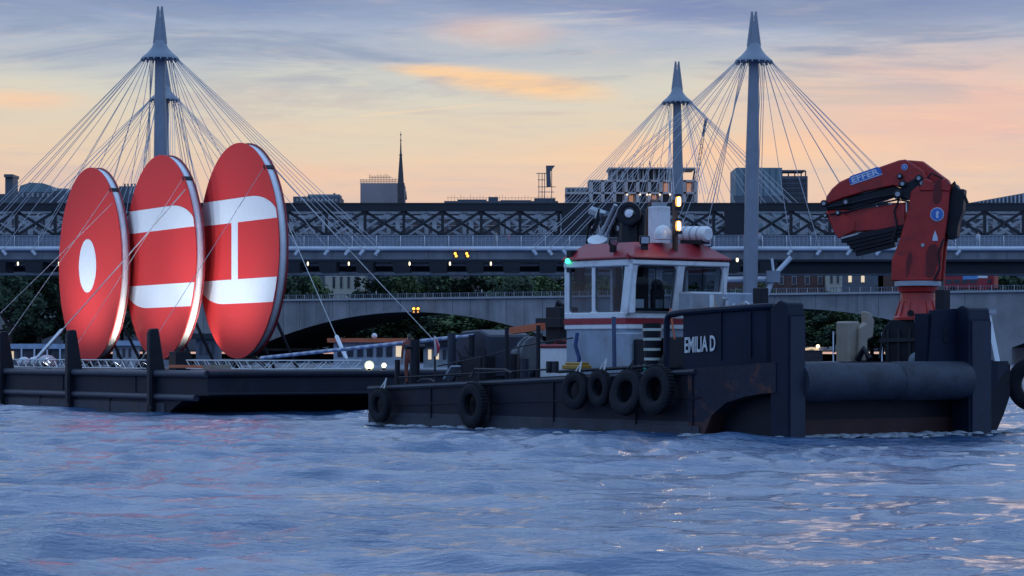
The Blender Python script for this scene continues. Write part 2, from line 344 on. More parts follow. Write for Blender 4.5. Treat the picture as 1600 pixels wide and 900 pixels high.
# ------------------------------------------------------------------ water
def make_water():
    xs = np.concatenate([-np.geomspace(1800, 36, 26), np.linspace(-35.6, 35.6, 640), np.geomspace(36, 1800, 26)])
    ys = np.concatenate([np.linspace(-200, 14, 12), 15 + np.cumsum(np.linspace(.05, .34, 540)), ])
    ys = np.concatenate([ys, np.geomspace(ys[-1] + .6, 3500, 70)])
    X, Y = np.meshgrid(xs, ys)
    rng = np.random.RandomState(4)
    Z = np.zeros_like(X)
    wx = X + .5*np.sin(.23*Y + .4) + .35*np.sin(.41*X + .31*Y); wy = Y + .5*np.sin(.19*X + 1.7) + .3*np.sin(.53*X - .22*Y)
    dist = np.hypot(X, Y)
    for i in range(110):
        lam = .4 * (4.2/.4) ** rng.rand()
        ang = R(90) + R(8) + rng.randn() * (.38 if lam > .9 else .7)
        k = 2*math.pi/lam; ph = rng.rand()*6.28
        amp = (.0034 * lam ** 1.38 if lam > 1.1 else .0043 * lam ** 1.2) * (.5 + rng.rand())
        fade = np.clip(1.6 - dist*.0045/lam*1.0, 0, 1)
        th = k*(math.cos(ang)*wx + math.sin(ang)*wy) + ph
        Z += amp * fade * (np.sin(th) + .22*np.sin(2*th + .6))
    patch = .65 + .7*(np.sin(.11*X + .07*Y + 1) * np.sin(.05*X - .13*Y) * .5 + .5)
    dense = np.clip((40 - np.abs(X))/6, 0, 1) * np.clip((Y - 10)/6, 0, 1) * np.clip((260 - Y)/120, 0, 1)
    Z *= patch * dense
    ny, nx = X.shape
    verts = np.stack([X, Y, Z], -1).reshape(-1, 3)
    idx = np.arange(ny*nx).reshape(ny, nx)
    faces = np.stack([idx[:-1,:-1], idx[:-1,1:], idx[1:,1:], idx[1:,:-1]], -1).reshape(-1, 4)
    me = bpy.data.meshes.new('river_water')
    me.vertices.add(len(verts)); me.vertices.foreach_set('co', verts.ravel())
    me.loops.add(faces.size); me.loops.foreach_set('vertex_index', faces.ravel())
    me.polygons.add(len(faces)); me.polygons.foreach_set('loop_start', np.arange(0, faces.size, 4)); me.polygons.foreach_set('loop_total', np.full(len(faces), 4))
    me.update(calc_edges=True); me.polygons.foreach_set('use_smooth', np.ones(len(faces), bool))
    m = bpy.data.materials.new('river_water'); m.use_nodes = True; nt = m.node_tree; x = NX(nt); b = nt.nodes['Principled BSDF']
    b.inputs['Roughness'].default_value = .1; b.inputs['IOR'].default_value = 2.0
    tc = x.node('ShaderNodeTexCoord'); v = tc.outputs['Object']
    n1 = x.noise(v, .5, 3, .5)
    nt.links.new(x.ramp(n1, [(.3, (.024,.07,.16)), (.7, (.036,.095,.20))]), b.inputs['Base Color'])
    mp = x.node('ShaderNodeMapping'); nt.links.new(v, mp.inputs[0]); mp.inputs['Scale'].default_value = (.6, 1.6, 1)
    h = x.m('ADD', x.m('MULTIPLY', x.noise(mp.outputs[0], 2.2, 5, .62, .5), 1.0), x.m('MULTIPLY', x.noise(mp.outputs[0], 8.5, 3, .6), .45))
    bp = x.node('ShaderNodeBump'); bp.inputs['Strength'].default_value = .6; bp.inputs['Distance'].default_value = .125
    mp2 = x.node('ShaderNodeMapping'); nt.links.new(v, mp2.inputs[0]); mp2.inputs['Scale'].default_value = (.10, .22, 1)
    gust = x.smooth(x.noise(mp2.outputs[0], 1, 3, .55, .3), .33, .66)
    h = x.m('MULTIPLY', h, x.m('ADD', .45, x.m('MULTIPLY', gust, .85)))
    nt.links.new(h, bp.inputs['Height']); nt.links.new(bp.outputs[0], b.inputs['Normal'])
    me.materials.append(m)
    o = bpy.data.objects.new('river_water', me); COL.objects.link(o)
    tag(o, 'choppy blue river water reflecting the evening sky', 'water', kind='structure')
make_water()

# far bank: ground sheet and embankment wall
g = MB().add([(-700,560,2.5),(900,540,2.5),(1800,3200,2.5),(-1600,3200,2.5)], [(0,1,2,3)]).build('far_ground', M('far_ground', (.05,.055,.05), .9))
tag(g, 'dark ground of the far riverbank', 'ground', kind='structure')
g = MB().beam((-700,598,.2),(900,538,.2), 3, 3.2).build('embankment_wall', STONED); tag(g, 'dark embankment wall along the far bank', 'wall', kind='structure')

# ------------------------------------------------------------------ tug frame
C0 = V((6.48, 62.9, 0)); HV = V((.621, -.784, 0)); RV = V((.784, .621, 0)); UP = V((0,0,1))
def TW(p): return C0 - HV*p[0] + RV*p[1] + UP*p[2]          # (aft, across, up) -> world
def ta(px, b):
    k = (px-800)/F; X0 = 6.48 + .784*b; Y0 = 62.9 + .621*b
    return (X0 - k*Y0) / (.621 + .784*k)
def tp(px, py, b):
    a = ta(px, b); Y = 62.9 + .621*b + .784*a
    return V((a, b, zat(py, Y)))
def TM(): return MB(TW)
def deckz(a): return 1.96 - .76*min(max(a, 0)/17.35, 1)**.85
tug = thing('workboat', TW((8,4,0)), 'dark steel workboat with red topped white wheelhouse, EMILIA D on its bow', 'workboat')
def hull_section():
    mb = TM(); st = [0, .12, .5, 1.1, 1.77, 2.3, 2.65, 3.2, 5, 8, 11, 14, 16, 17.0, 17.35]
    def zb(a):
        pts = [(0,1.2),(.5,1.17),(1.1,1.09),(1.77,.93),(2.3,.61),(2.65,0),(3.0,-.6),(16,-.6),(17,-.3),(17.35,0)]
        for (a0,z0),(a1,z1) in zip(pts, pts[1:]):
            if a <= a1: return z0 + (z1-z0)*(a-a0)/(a1-a0)
        return 0
    rows = []
    for a in st:
        z0 = zb(a); zd = deckz(a); B = 8.6 if a < 16.5 else 8.4
        rows.append([(a,.0,zd),(a,0,max(z0,1.0 if a>2.4 else z0)),(a,0,max(z0,.42) if a>2.5 else z0),(a,0,z0),(a,B-.7,z0),(a,B,min(z0+.9,zd-.2)),(a,B,zd),(a,B-.15,zd+.0)])
    k = len(rows[0]); vs = [p for r in rows for p in r]; fs = []
    for i in range(len(rows)-1):
        for j in range(k-2):
            fs.append((i*k+j, (i+1)*k+j, (i+1)*k+j+1, i*k+j+1))
    fs.append((0,1,2,3,4,5,6)); n = len(rows)-1; fs.append(tuple(n*k+j for j in range(7)))
    mb.add(vs, fs); return mb
HULLRUST = M('rusty_bow_plating', (.012,.015,.03), .55, var=.4, scale=1.0, bump=.25, dirt=(.11,.045,.028), dirt_amt=.85, dirt_scale=1.5, streak=.6, spec=.3)
hull = hull_section().build('hull', [HULL, HULLR, HULLG, HULLRUST], tug)
for f in hull.data.polygons:
    c = f.center + BASE[tug.name]
    if c.z < .42 and f.normal.z > -.5: f.material_index = 1 if (c - TW((0,0,0))).dot(-HV) < 3.2 else 2
for f in hull.data.polygons:
    c = f.center + BASE[tug.name]
    if (c - TW((0,0,0))).dot(-HV) < 3.3 and c.z > .42: f.material_index = 3
mb = TM(); n = 14
vs = []; fs = []
for i in range(n+1):
    a = 17.3*i/n + .03; vs += [(a,.04,deckz(a)-.02),(a,8.5,deckz(a)-.02)]
for i in range(n): fs.append((2*i,2*i+1,2*i+3,2*i+2))
mb.add(vs, fs).build('deck', DECK, tug)
# rubbing strip and weld seams along the near side
for zz, nm, w in ((-.09,'rubbing_strake',.11),):
    mb = TM()
    mb.tube([(a, -.02, deckz(a)+zz) for a in np.linspace(2.9, 17.3, 16)], .07, 6); mb.build(nm, HULLG, tug, True)
mb = TM()
for a in (3.0, 5.2, 8.6, 11.4, 14.2): mb.beam((a,-.012,.2),(a,-.012,deckz(a)-.15), .05, .03)
mb.beam((2.7,-.012,1.05),(17.2,-.012,.62), .03, .05); mb.build('weld_seam', HULL, tug)
mb = TM(); mb.beam((2.75,-.02,.2),(16.5,-.02,.16), .03, .24); mb.build('pale_waterline_band', HULLG, tug)
# bow bulwark, rail, letters
plan = [(3.4,.02),(2.05,.02),(1.15,.1),(.55,.2),(.3,.45)]
def bz(a): return 3.33 - .04*a
mb = TM()
for (a0,b0),(a1,b1) in zip(plan, plan[1:]):
    mb.add([(a0,b0,deckz(a0)-.02),(a1,b1,deckz(a1)-.02),(a1,b1,bz(a1)),(a0,b0,bz(a0)),(a0,b0+.05,deckz(a0)-.02),(a1,b1+.05,deckz(a1)-.02),(a1,b1+.05,bz(a1)),(a0,b0+.05,bz(a0))],
           [(0,1,2,3),(4,7,6,5),(0,4,5,1),(3,2,6,7),(0,3,7,4),(1,5,6,2)])
mb.build('bulwark', NAVY, tug)
mb = TM(); mb.beam((1.98,.01,2.0),(1.98,.01,3.2),.04,.05); mb.build('bulwark_seam', NAVY, tug); mb = TM(); mb.beam((1.0,.1,2.05),(1.0,.1,3.2),.04,.05); mb.build('bulwark_seam', NAVY, tug)
mb = TM(); pts = [(4.05,.04,1.75),(4.05,.04,3.02),(3.98,.04,3.13),(3.85,.04,3.17)] + [(a,b,bz(a)+.02) for a,b in plan]
mb.tube(pts, .085, 8).build('bulwark_rail', NAVY, tug, True)
a_l, a_r = ta(1070, 0), ta(1118, 0); yy = 62.9 + .784*a_l
text_mesh('EMILIA D', 'painted_name', M('name_white_paint', (.62,.63,.62), .5, var=.15), tug, TW((a_l, -.004, zat(551.5, yy))), HV + UP*.045, UP, a_l - a_r, .40, .006, .02)
# front roller fender, pusher posts
mb = TM(); mb.tube([(-.12,b,1.46) for b in (.55,2.0,2.03,4.05,4.08,6.65)], [.5,.5,.47,.47,.5,.5], 24)
mb.build('roller_fender', M('roller_rubber', (.04,.048,.07), .6, var=.35, scale=1.5, bump=.25, dirt=(.014,.016,.022), dirt_amt=.7, dirt_scale=1.3, spec=.3), tug, True)
mb = TM(); mb.prism([(.5,1.15),(.5,-.6),(8.3,-.6),(8.62,0),(8.95,.5),(9.2,1.0),(9.22,1.93),(8.5,1.93),(6.8,1.9),(6.8,1.2)], (1.9,0,0), (0,1,0), (0,0,1), (1,0,0), 3.0); fo_ = mb.build('bow_forefoot', [BLACK, HULLR], tug, bevel=.06)
mb = TM(); mb.box((.385,.7,-.3),(.40,8.3,.5)); mb.build('red_boot_top', HULLR, fo_)
def knee(b0, b1, ztop, name='pusher_post'):
    mb = TM(); mb.prism([(-.4,-.7),(.22,-.7),(.22,ztop-.18),(.12,ztop-.05),(-.12,ztop+.06),(-.34,ztop-.02),(-.4,ztop-.3)], (0,(b0+b1)/2,0), (1,0,0), (0,0,1), (0,1,0), b1-b0)
    o = mb.build(name, NAVY, tug, bevel=.03)
    f = TM(); f.box((-.46,b0+.06,-.6),(-.40,b1-.06,ztop-.35)); f.build('rubber_facing', M('facing_rubber', (.012,.02,.042), .6, var=.3, scale=2, bump=.2, streak=.4), o)
    return o
knee(.02, .62, 3.42); knee(6.62, 7.46, 3.36)
mb = TM(); mb.prism([(5.55,1.9),(6.6,1.9),(6.6,3.34),(5.68,3.28)], (.1,0,0), (0,1,0), (0,0,1), (1,0,0), .12); pl = mb.build('bow_plate', NAVY, tug)
for zz in (2.75, 2.55): 
    mb = TM(); mb.tube([(.02,6.18,zz),(.045,6.18,zz)], .09, 12).build('fairlead', BLACK, pl)
mb = TM(); mb.box((.1,5.52,1.9),(.5,5.62,3.2)).build('plate_stiffener', NAVY, tug)
for px, b, top, bot, w in ((1212, .9, 449, 480, .27), (1497, 6.9, 452, 482, .27)):
    p = tp(px, top, b); mb = TM(); mb.box((p[0]-.12+.5, b-w/2, 1.9), (p[0]+.2+.5, b+w/2, p[2])); mb.build('towing_bitt', BLACK, tug, bevel=.02)
# far-side side lamp post (pale leaning post) 
q0 = tp(1553, 566, 7.9); q1 = tp(1538, 490, 7.9); mb = TM(); mb.beam(q0, q1, .2, .26, (1,0,0)); pp = mb.build('pale_post', WHITE, tug)
mb = TM(); mb.box((q1[0]-.2, q1[1]-.2, q1[2]), (q1[0]+.2, q1[1]+.25, q1[2]+.1)); mb.build('post_cap', GREYM, pp)
mb = TM(); mb.box((-.2,7.5,1.2),(.5,7.95,1.98)); mb.build('fender_block', NAVY, tug)

# tyres along the side
def tyre(px, py, r, b=-.28, label='', tilt=0.0):
    r *= .95
    p = tp(px, py, b); w = TW(p)
    t = thing('tyre_fender', w, label, 'tyre', 'tyre fenders hung along the workboat side')
    ax = (-RV + UP*tilt + HV*random.uniform(-.12,.12)).normalized()
    mb = MB(); mb.torus(w, ax, r*.74, r*.26, 32, 10, .85)
    for i in range(40):                         # tread blocks
        tt = 2*math.pi*i/40; a = ax.cross(UP).normalized(); bb = ax.cross(a); d = a*math.cos(tt)+bb*math.sin(tt); tn = -a*math.sin(tt)+bb*math.cos(tt)
        mb.beam(w + d*r - ax*r*.15, w + d*r + ax*r*.15, r*.09, .035, tn.cross(ax))
    mb.build('tyre', RUBBER, t, True)
    mb = MB(); mb.torus(w, ax, r*.55, r*.06, 24, 6, 1.6); mb.build('bead', M('worn_bead', (.028,.032,.042), .7, var=.3, scale=5), t, True)
    mb = MB(); top = w + UP*r*.9
    mb.tube([top - ax*.05 + HV*.1, top + UP*.35 - ax*.22, ], .025, 6); mb.tube([top - ax*.05 - HV*.1, top + UP*.32 - ax*.22], .025, 6)
    mb.build('lashing', ROPE if r < .55 else BLACK, t)
tyre(594, 633, .52, label='tyre fender at the low stern corner of the workboat')
tyre(739, 633, .66, label='large lone tyre fender hanging midway along the aft side')
tyre(899, 610, .52, label='aftmost tyre of the four bunched below the wheelhouse', tilt=.1)
tyre(937, 606, .5, label='second tyre from aft of the four bunched below the wheelhouse')
tyre(980, 613, .63, label='low tilted tyre, third from aft of the four below the wheelhouse', tilt=.22)
tyre(1026, 609, .66, label='foremost tyre of the four, just aft of the painted name', tilt=.1)
p = V((xat(1617,69.3),69.3,zat(600,69.3))); t = thing('tyre_fender', p, 'big tyre fender beyond the far bow corner of the workboat', 'tyre', 'tyre fenders hung along the workboat side')
MB().torus(p, (-.35,-.93,.05), .56, .2, 32, 10, 1.0).build('tyre', RUBBER, t, True); MB().torus(p, (-.35,-.93,.05), .38, .03, 24, 6, 3.5).build('bead', MATS['worn_bead'], t, True)

# wheelhouse ---------------------------------------------------------
WA, WB = 6.81, 1.2; WW, WL = 3.45, 2.75
zf, zs, zw, zh, zr = 1.75, 3.02, 3.28, 4.55, 4.72     # floor, stripe, sill, window head, roof edge
rake = .30
def front(b, z): return (WA + .2 - rake*(z-zs)/(zr-zs), b, z)
def wframe(mb, quad, wins, wd, dp, nrm):
    """bars around window openings: quad = fn(u,v)"""
    pass
wh = TM()
# lower body
wh.box((WA+.22, WB+.02, zf-.3), (WA+WL, WB+WW-.02, zs-.12)); lower = wh.build('lower_wall', PALEBLUE, tug, bevel=.03)
wh = TM(); wh.box((WA+.17, WB-.02, zs-.2), (WA+WL+.03, WB+WW+.02, zs-.06)); wh.box((WA+.17, WB-.02, zs+.09), (WA+WL+.03, WB+WW+.02, zw)); wh.build('wheelhouse_sill', WHITE, tug, bevel=.02)
wh = TM(); wh.box((WA+.165, WB-.03, zs-.06), (WA+WL+.035, WB+WW+.03, zs+.09)); wh.build('red_stripe', RED, tug)
class PIL:
    def beam(s, *a): mb = TM(); mb.beam(*a); mb.build('window_pillar', WHITE, tug)
    def add(s, *a): mb = TM(); mb.add(*a); mb.build('corner_pillar', WHITE, tug)
pil = PIL()
fb = [WB+.05, WB+WW*.5, WB+WW-.05]
for i, b in enumerate(fb): pil.beam(front(b, zw-.05), front(b, zr-.05), .2 if i != 1 else .26, .14, (1,0,0))
for a, w in ((WA+WL-.06,.2), (WA+1.55,.13)):
    for b in (WB+.05, WB+WW-.05): pil.beam((a, b, zw-.05), (a, b, zr-.05), w, .1, (0,1,0))
for b in (WB+.05, WB+WW-.05):
    pil.add([(WA-.08,b-.05,zw-.02),(WA+.42,b-.05,zw-.02),(WA+.2,b-.05,zr-.05),(WA-.12,b-.05,zr-.05),(WA-.08,b+.05,zw-.02),(WA+.42,b+.05,zw-.02),(WA+.2,b+.05,zr-.05),(WA-.12,b+.05,zr-.05)],
            [(0,1,2,3),(4,7,6,5),(0,3,7,4),(1,5,6,2)])
pil.beam((WA+WL-.06, WB+WW*.5, zw), (WA+WL-.06, WB+WW*.5, zr), .2, .1, (1,0,0))
hd = TM()
hd.beam(front(WB-.05, zr-.1), front(WB+WW+.05, zr-.1), .2, .14, (0,0,1)); hd.beam((WA-.1, WB+.03, zr-.1), (WA+WL+.05, WB+.03, zr-.1), .14, .2); hd.beam((WA-.1, WB+WW-.03, zr-.1), (WA+WL+.05, WB+WW-.03, zr-.1), .14, .2)
hd.beam((WA+WL-.03, WB, zr-.1), (WA+WL-.03, WB+WW, zr-.1), .14, .2)
hd.build('window_header', WHITE, tug, bevel=.03)
cg = TM()                                    # rounded window corners
def gus(fn, u0, u1, v0, v1, r=.13):
    for (u, v, su, sv) in ((u0,v0,1,1),(u1,v0,-1,1),(u0,v1,1,-1),(u1,v1,-1,-1)):
        pts = [(u,v),(u+su*r,v),(u+su*r*.3,v+sv*r*.3),(u,v+sv*r)]
        A = [fn(*q) for q in pts]; nv = (V(A[1])-V(A[0])).cross(V(A[3])-V(A[0])).normalized()*.03
        cg.add([V(a)+nv for a in A]+[V(a)-nv for a in A], [(0,1,2,3),(4,7,6,5),(1,5,6,2),(2,6,7,3)])
gus(front, fb[0]+.1, fb[1]-.13, zw, zh); gus(front, fb[1]+.13, fb[2]-.1, zw, zh)
sidef = lambda a, z: (a, WB+.05, z)
gus(sidef, WA+.36, WA+1.48, zw, zh, .1); gus(sidef, WA+1.62, WA+WL-.16, zw, zh, .1)
cg.build('window_corner', WHITE, tug)['kind'] = 'stuff'
gk = TM()
def gasket(fn, u0, u1, v0, v1):
    c = [fn(u0,v0), fn(u1,v0), fn(u1,v1), fn(u0,v1)]
    for i in range(4): gk.tube([c[i], c[(i+1)%4]], .025, 5)
gasket(front, fb[0]+.11, fb[1]-.14, zw+.01, zh-.01); gasket(front, fb[1]+.14, fb[2]-.11, zw+.01, zh-.01)
gasket(sidef, WA+.38, WA+1.47, zw+.01, zh-.01); gasket(sidef, WA+1.63, WA+WL-.17, zw+.01, zh-.01); gk.build('window_gasket', M('gasket_grey', (.1,.1,.11), .7), tug)
def pane(q, nm='window_pane'):
    mb = TM(); mb.add(q, [(0,1,2,3)]); mb.build(nm, GLASS, tug)
for b0, b1 in ((fb[0], fb[1]), (fb[1], fb[2])): pane([front(b0+.05,zw),front(b1-.05,zw),front(b1-.05,zr-.1),front(b0+.05,zr-.1)])
for b in (WB+.05, WB+WW-.05):
    pane([(WA+.3,b,zw),(WA+1.55,b,zw),(WA+1.55,b,zr-.1),(WA+.1,b,zr-.1)]); pane([(WA+1.55,b,zw),(WA+WL-.06,b,zw),(WA+WL-.06,b,zr-.1),(WA+1.55,b,zr-.1)])
pane([(WA+WL-.06,WB+.1,zw),(WA+WL-.06,WB+WW-.1,zw),(WA+WL-.06,WB+WW-.1,zr-.1),(WA+WL-.06,WB+.1,zr-.1)])
for bq in (fb[0]+.75, fb[1]+.8):
    mb = TM(); mb.tube([V(front(bq, zh))+V((-.06,0,.05)), V(front(bq+.12, zw+.25))+V((-.07,0,0))], .016, 5); mb.build('wiper', BLACK, tug)
# interior
mb = TM(); mb.box((WA+.3,WB+.1,zs+.2),(WA+.75,WB+WW-.1,zs+.38)).build('console', BLACK, tug)
DARKIN = M('dark_interior', (.022,.022,.026), .8)
mb = TM(); mb.box((WA+WL-.2,WB+1.75,zs),(WA+WL-.1,WB+2.9,zr-.1)).build('rear_bulkhead', DARKIN, tug)
for b in (WB+1.0, WB+2.35):
    mb = TM(); mb.box((WA+1.5,b-.25,zs),(WA+1.62,b+.25,zs+.95)); mb.box((WA+1.1,b-.25,zs),(WA+1.6,b+.25,zs+.12)); s_ = mb.build('helm_seat', BLACK, tug, bevel=.04)
    mb = TM(); mb.ball((WA+1.56,b,zs+1.05),.17); mb.build('headrest', BLACK, s_, True)
for b, w in ((WB+.55,.3),(WB+1.35,.2),(WB+2.2,.35),(WB+2.75,.3)):
    mb = TM(); mb.box((WA+.42,b,zs+.38),(WA+.5,b+w,zs+.62)); mb.build('instrument_screen', WHITE if w==.3 else GREYM, tug)
mb = TM(); mb.box((WA+.02, WB+.03, zr-.14),(WA+WL, WB+WW-.03, zr-.06)); mb.build('cabin_ceiling', DARKIN, tug)
# roof visor
ov = .12
def ring(o, z): return [(WA-.25-o+.0, WB-.1-o, z), (WA-.25-o, WB+WW+.1+o, z), (WA+WL+.1+o, WB+WW+.1+o, z), (WA+WL+.1+o, WB-.1-o, z)]
e = [(WA-.22, WB-.08), (WA-.22, WB+WW+.08), (WA+WL+.1, WB+WW+.08), (WA+WL+.1, WB-.08)]
i_ = [(WA+.35, WB+.45), (WA+.35, WB+WW-.45), (WA+WL-.3, WB+WW-.45), (WA+WL-.3, WB+.45)]
mb = TM(); mb.add([(a,b,zr) for a,b in e]+[(a,b,zr+.06) for a,b in e]+[(a,b,zr+.47) for a,b in i_],
    [(0,3,2,1)]+[(k,(k+1)%4,4+(k+1)%4,4+k) for k in range(4)]+[(4+k,4+(k+1)%4,8+(k+1)%4,8+k) for k in range(4)]+[(8,9,10,11)])
mb.build('roof', RED, tug, bevel=.02)
zt = zr + .47
def at(px, py, b): return tp(px, py, b)
# floodlights on the roof
def flood(px, py, b, s=.3, tilt=0.0):
    p = at(px, py, b); mb = TM(); n = V((-1,-.55,-.1+tilt)).normalized()
    sx = V((0.48,-.88,0)); upv = n.cross(sx).normalized(); upv = upv if upv[2] > 0 else -upv
    mb.prism([(-s/2,-s*.42),(s/2,-s*.42),(s/2,s*.42),(-s/2,s*.42)], p, sx, upv, n, .14); o = mb.build('floodlight', BLACK, tug, bevel=.02)
    mb = TM(); mb.prism([(-s*.38,-s*.32),(s*.38,-s*.32),(s*.38,s*.32),(-s*.38,s*.32)], p+n*.075, sx, upv, n, .012); mb.build('floodlight_lens', STEEL, o)
    mb = TM(); mb.beam(p, p - V((0,0,.3)), .22, .05); mb.build('floodlight_bracket', BLACK, o)
flood(1007, 375, 1.75, .27); flood(1104, 379, 4.3, .3); flood(958, 377, 1.25, .25, -.5)
# radar dome, white funnel, liferaft, mast with lights
p = at(1036, 374, 2.6); mb = TM(); mb.lathe(p, [(.24,0),(.25,.12),(.24,.2),(.19,.3),(.1,.37),(.001,.4)], n=18); mb.build('radome', WHITE, tug, True)
p0 = at(1032, 372, 3.3); p1 = at(1032, 323, 3.3); mb = TM(); mb.box((p0[0]-.2,3.05,zt-.02),(p0[0]+.25,3.5,p1[2])); fn = mb.build('funnel', WHITE, tug, bevel=.02)
mb = TM(); mb.box((p0[0]-.1,3.1,p1[2]),(p0[0]+.15,3.45,p1[2]+.12)); mb.build('funnel_cap', GREYM, fn)
mb = TM(); q = [at(1012,372,3.7), at(1014,330,3.7), at(1020,316,3.7), at(1030,318,3.7)]; mb.tube(q, .1, 8).build('exhaust_pipe', M('rusty_pipe', (.09,.055,.04), .8, var=.3), tug, True)
p0 = at(1065, 366, 3.9); p1 = at(1107, 366, 3.9); mb = TM(); c = V(p0); d = V(p1)-V(p0)
mb.tube([c, c+d*.06, c+d*.94, c+d], [.16,.22,.22,.16], 16); lr = mb.build('liferaft_canister', WHITE, tug, True)
for f_ in (.25,.5,.75):
    mb = TM(); mb.tube([c+d*(f_-.015), c+d*(f_+.015)], .23, 16); mb.build('raft_strap', GREYM, lr)
mb = TM(); mb.beam(c+d*.1-V((0,0,.22)), c+d*.9-V((0,0,.22)), .3, .1); mb.build('raft_cradle', BLACK, lr)
p0 = at(1055, 405, 2.9); p1 = at(1055, 312, 2.9); mb = TM(); mb.beam((p0[0],2.9,zr+.1),(p0[0],2.9,p1[2]), .09, .14); ms = mb.build('light_mast', M('brown_mast', (.12,.07,.05), .7), tug)
for py in (353, 315):
    p = at(1060, py, 2.72); mb = TM(); mb.tube([p-V((0,0,.15)), p-V((0,0,.1)), p, p+V((0,0,.1)), p+V((0,0,.15))], [.04,.075,.085,.075,.04], 12); l = mb.build('mast_lamp', L_AMBER, tug, True)
    mb = TM(); cvv = V((-.8,-.45,0)).normalized()*.08; mb.tube([p+cvv-V((0,0,.1)), p+cvv+V((0,0,.1))], .02, 8); mb.build('lamp_filament', L_CORE, l, True)
    mb = TM(); mb.tube([p+V((0,0,.14)), p+V((0,0,.2))], .1, 10); mb.build('lamp_cap', BLACK, l); mb = TM(); mb.tube([p-V((0,0,.22)), p-V((0,0,.14))], .1, 10); mb.beam(p-V((0,0,.18)), V((p0[0],2.9,p[2]-.18)), .06, .06); mb.build('lamp_holder', BLACK, l)
# small cone finial at roof corner, green side light
p = at(981, 404, 1.1); mb = TM(); mb.lathe(p-V((0,0,.02)), [(.06,0),(.06,.12),(.001,.2)], n=8); mb.build('horn', RED, tug)
p = at(887, 408, 1.1); mb = TM(); mb.ball(p, .075); mb.build('green_side_light', L_GREEN, tug, True)
mb = TM(); mb.box((p[0]-.05,p[1]+.08,p[2]-.3),(p[0]+.15,p[1]+.6,p[2]+.3)); mb.beam((p[0]+.05,p[1]+.3,p[2]-.3),(p[0]-.3,p[1]+.3,p[2]-.3),.1,.5); mb.build('side_light_screen', BLACK, tug)
# deck crane gear seen behind the roof (dark knuckle crane with pulley), antenna dish
b = 5.4
mb = TM(); mb.tube([at(988,385,b), at(986,330,b)], [.42,.34], 10); mb.tube([at(972,335,b), at(1000,345,b)], .3, 10); mb.tube([at(958,382,b), at(958,326,b)], .12, 8)
mb.beam(at(945,345,b), at(1006,334,b), .3, .26); mb.beam(at(1006,385,b), at(1004,335,b), .2,.24); mb.build('aft_crane_body', BLACK, tug, bevel=.02)
mb = TM(); p = V(at(983,334,b-.5)); mb.torus(p, (-.6,-.75,0), .27, .09, 20, 8).build('pulley', BLACK, tug, True)
mb = TM(); mb.lathe(p, [(.14,-.05),(.12,.08),(.001,.09)], (-.6,-.75,.1), 12).build('pulley_hub', STEEL, tug, True)
mb = TM(); mb.tube([at(928,388,b-.3), at(948,350,b-.3), at(962,320,b-.3)], .07, 7); mb.tube([at(936,390,b-.3), at(955,352,b-.3), at(968,325,b-.3)], .05, 7); mb.tube([at(940,330,b), at(930,352,b), at(934,380,b)], .13, 7); mb.tube([at(925,330,b+.3), at(948,338,b+.3)], .16, 7); mb.build('crane_strut', GREYM, tug, True)
mb = TM(); 
for k in range(14):
    x0 = 928 + random.random()*55; y0 = 322 + random.random()*40
    mb.tube([at(x0, y0, b-.1), at(x0+random.uniform(-14,14), y0+random.uniform(8,26), b-.2), at(x0+random.uniform(-14,14), y0+random.uniform(20,46), b-.1)], .035, 5)
mb.build('hydraulic_hose', BLACK, tug, True)
p = V(at(934,378,4.9)); mb = TM(); mb.lathe(p, [(.02,-.12),(.2,-.06),(.3,.06),(.3,.09)], (-.3,-.4,.85), 16).build('dish_antenna', WHITE, tug, True)
# low front details under the wheelhouse (fire hose coil, drums, hatch, ropes)
mb = TM(); p = at(1019, 505, .9); q = at(1019, 570, .9); mb.tube([p, q], [.26,.2], 14); mb.build('hose_coil', BLACK, tug, True)
for py in (515, 530, 546, 561):
    pr = at(1019, py, .9); rr = .27 - .06*(py-505)/65
    mb = TM(); mb.tube([pr-V((0,0,.035)), pr+V((0,0,.035))], rr, 14); mb.build('pale_hose_band', STRIPEY, tug, True)
for px0, px1, py0, py1, b, m in ((955,990,520,580,1.0,PALEBLUE),(990,1008,530,575,1.1,BLACK),(1030,1058,528,572,1.1,BLACK),(1044,1066,526,570,.7,BLACK)):
    p = at((px0+px1)/2, py1, b); w = (px1-px0)/61; mb = TM(); mb.box((p[0]-.35,b,p[2]-.1),(p[0]+.35,b+w*.75,at(px0,py0,b)[2])); mb.build('deck_locker', m, tug, bevel=.03)
mb = TM(); mb.tube([at(985,577,.15), at(998,572,.2), at(1010,577,.05), at(1002,588,-.05), at(1004,598,-.05)], .035, 6); mb.tube([at(978,576,.3), at(1000,574,.25), at(1008,570,.3)], .03, 6); mb.build('green_mooring_rope', GREENR, tug, True)
mb = TM(); mb.tube([at(960,577,.2), at(959,495,.2)], .06, 7); mb.build('stanchion', M('blue_grey_post', (.05,.08,.16), .5), tug)
mb = TM(); mb.tube([at(1047,482,.5), at(1054,530,.5)], .025, 6).build('boathook', ORANGE, tug)
mb = TM(); mb.tube([(a, .1, deckz(a)+.12) for a in np.linspace(4.1, 8.5, 8)], .05, 6); mb.tube([(a, .15, deckz(a)+.2) for a in np.linspace(9, 16, 8)], .03, 6); mb.build('gunwale_pipe', BLACK, tug)
mb = TM(); mb.add([at(905,580,1.0), at(905,440,1.0), at(914,440,1.0), at(914,580,1.0)], [(0,1,2,3)])
# blue drape/hose by the cabin's aft corner
mb = TM(); mb.tube([at(902,520,1.05), at(899,540,1.0), at(905,560,1.0), at(903,580,1.0)], .055, 6).build('blue_hose', M('blue_hose', (.02,.05,.16), .6), tug, True)
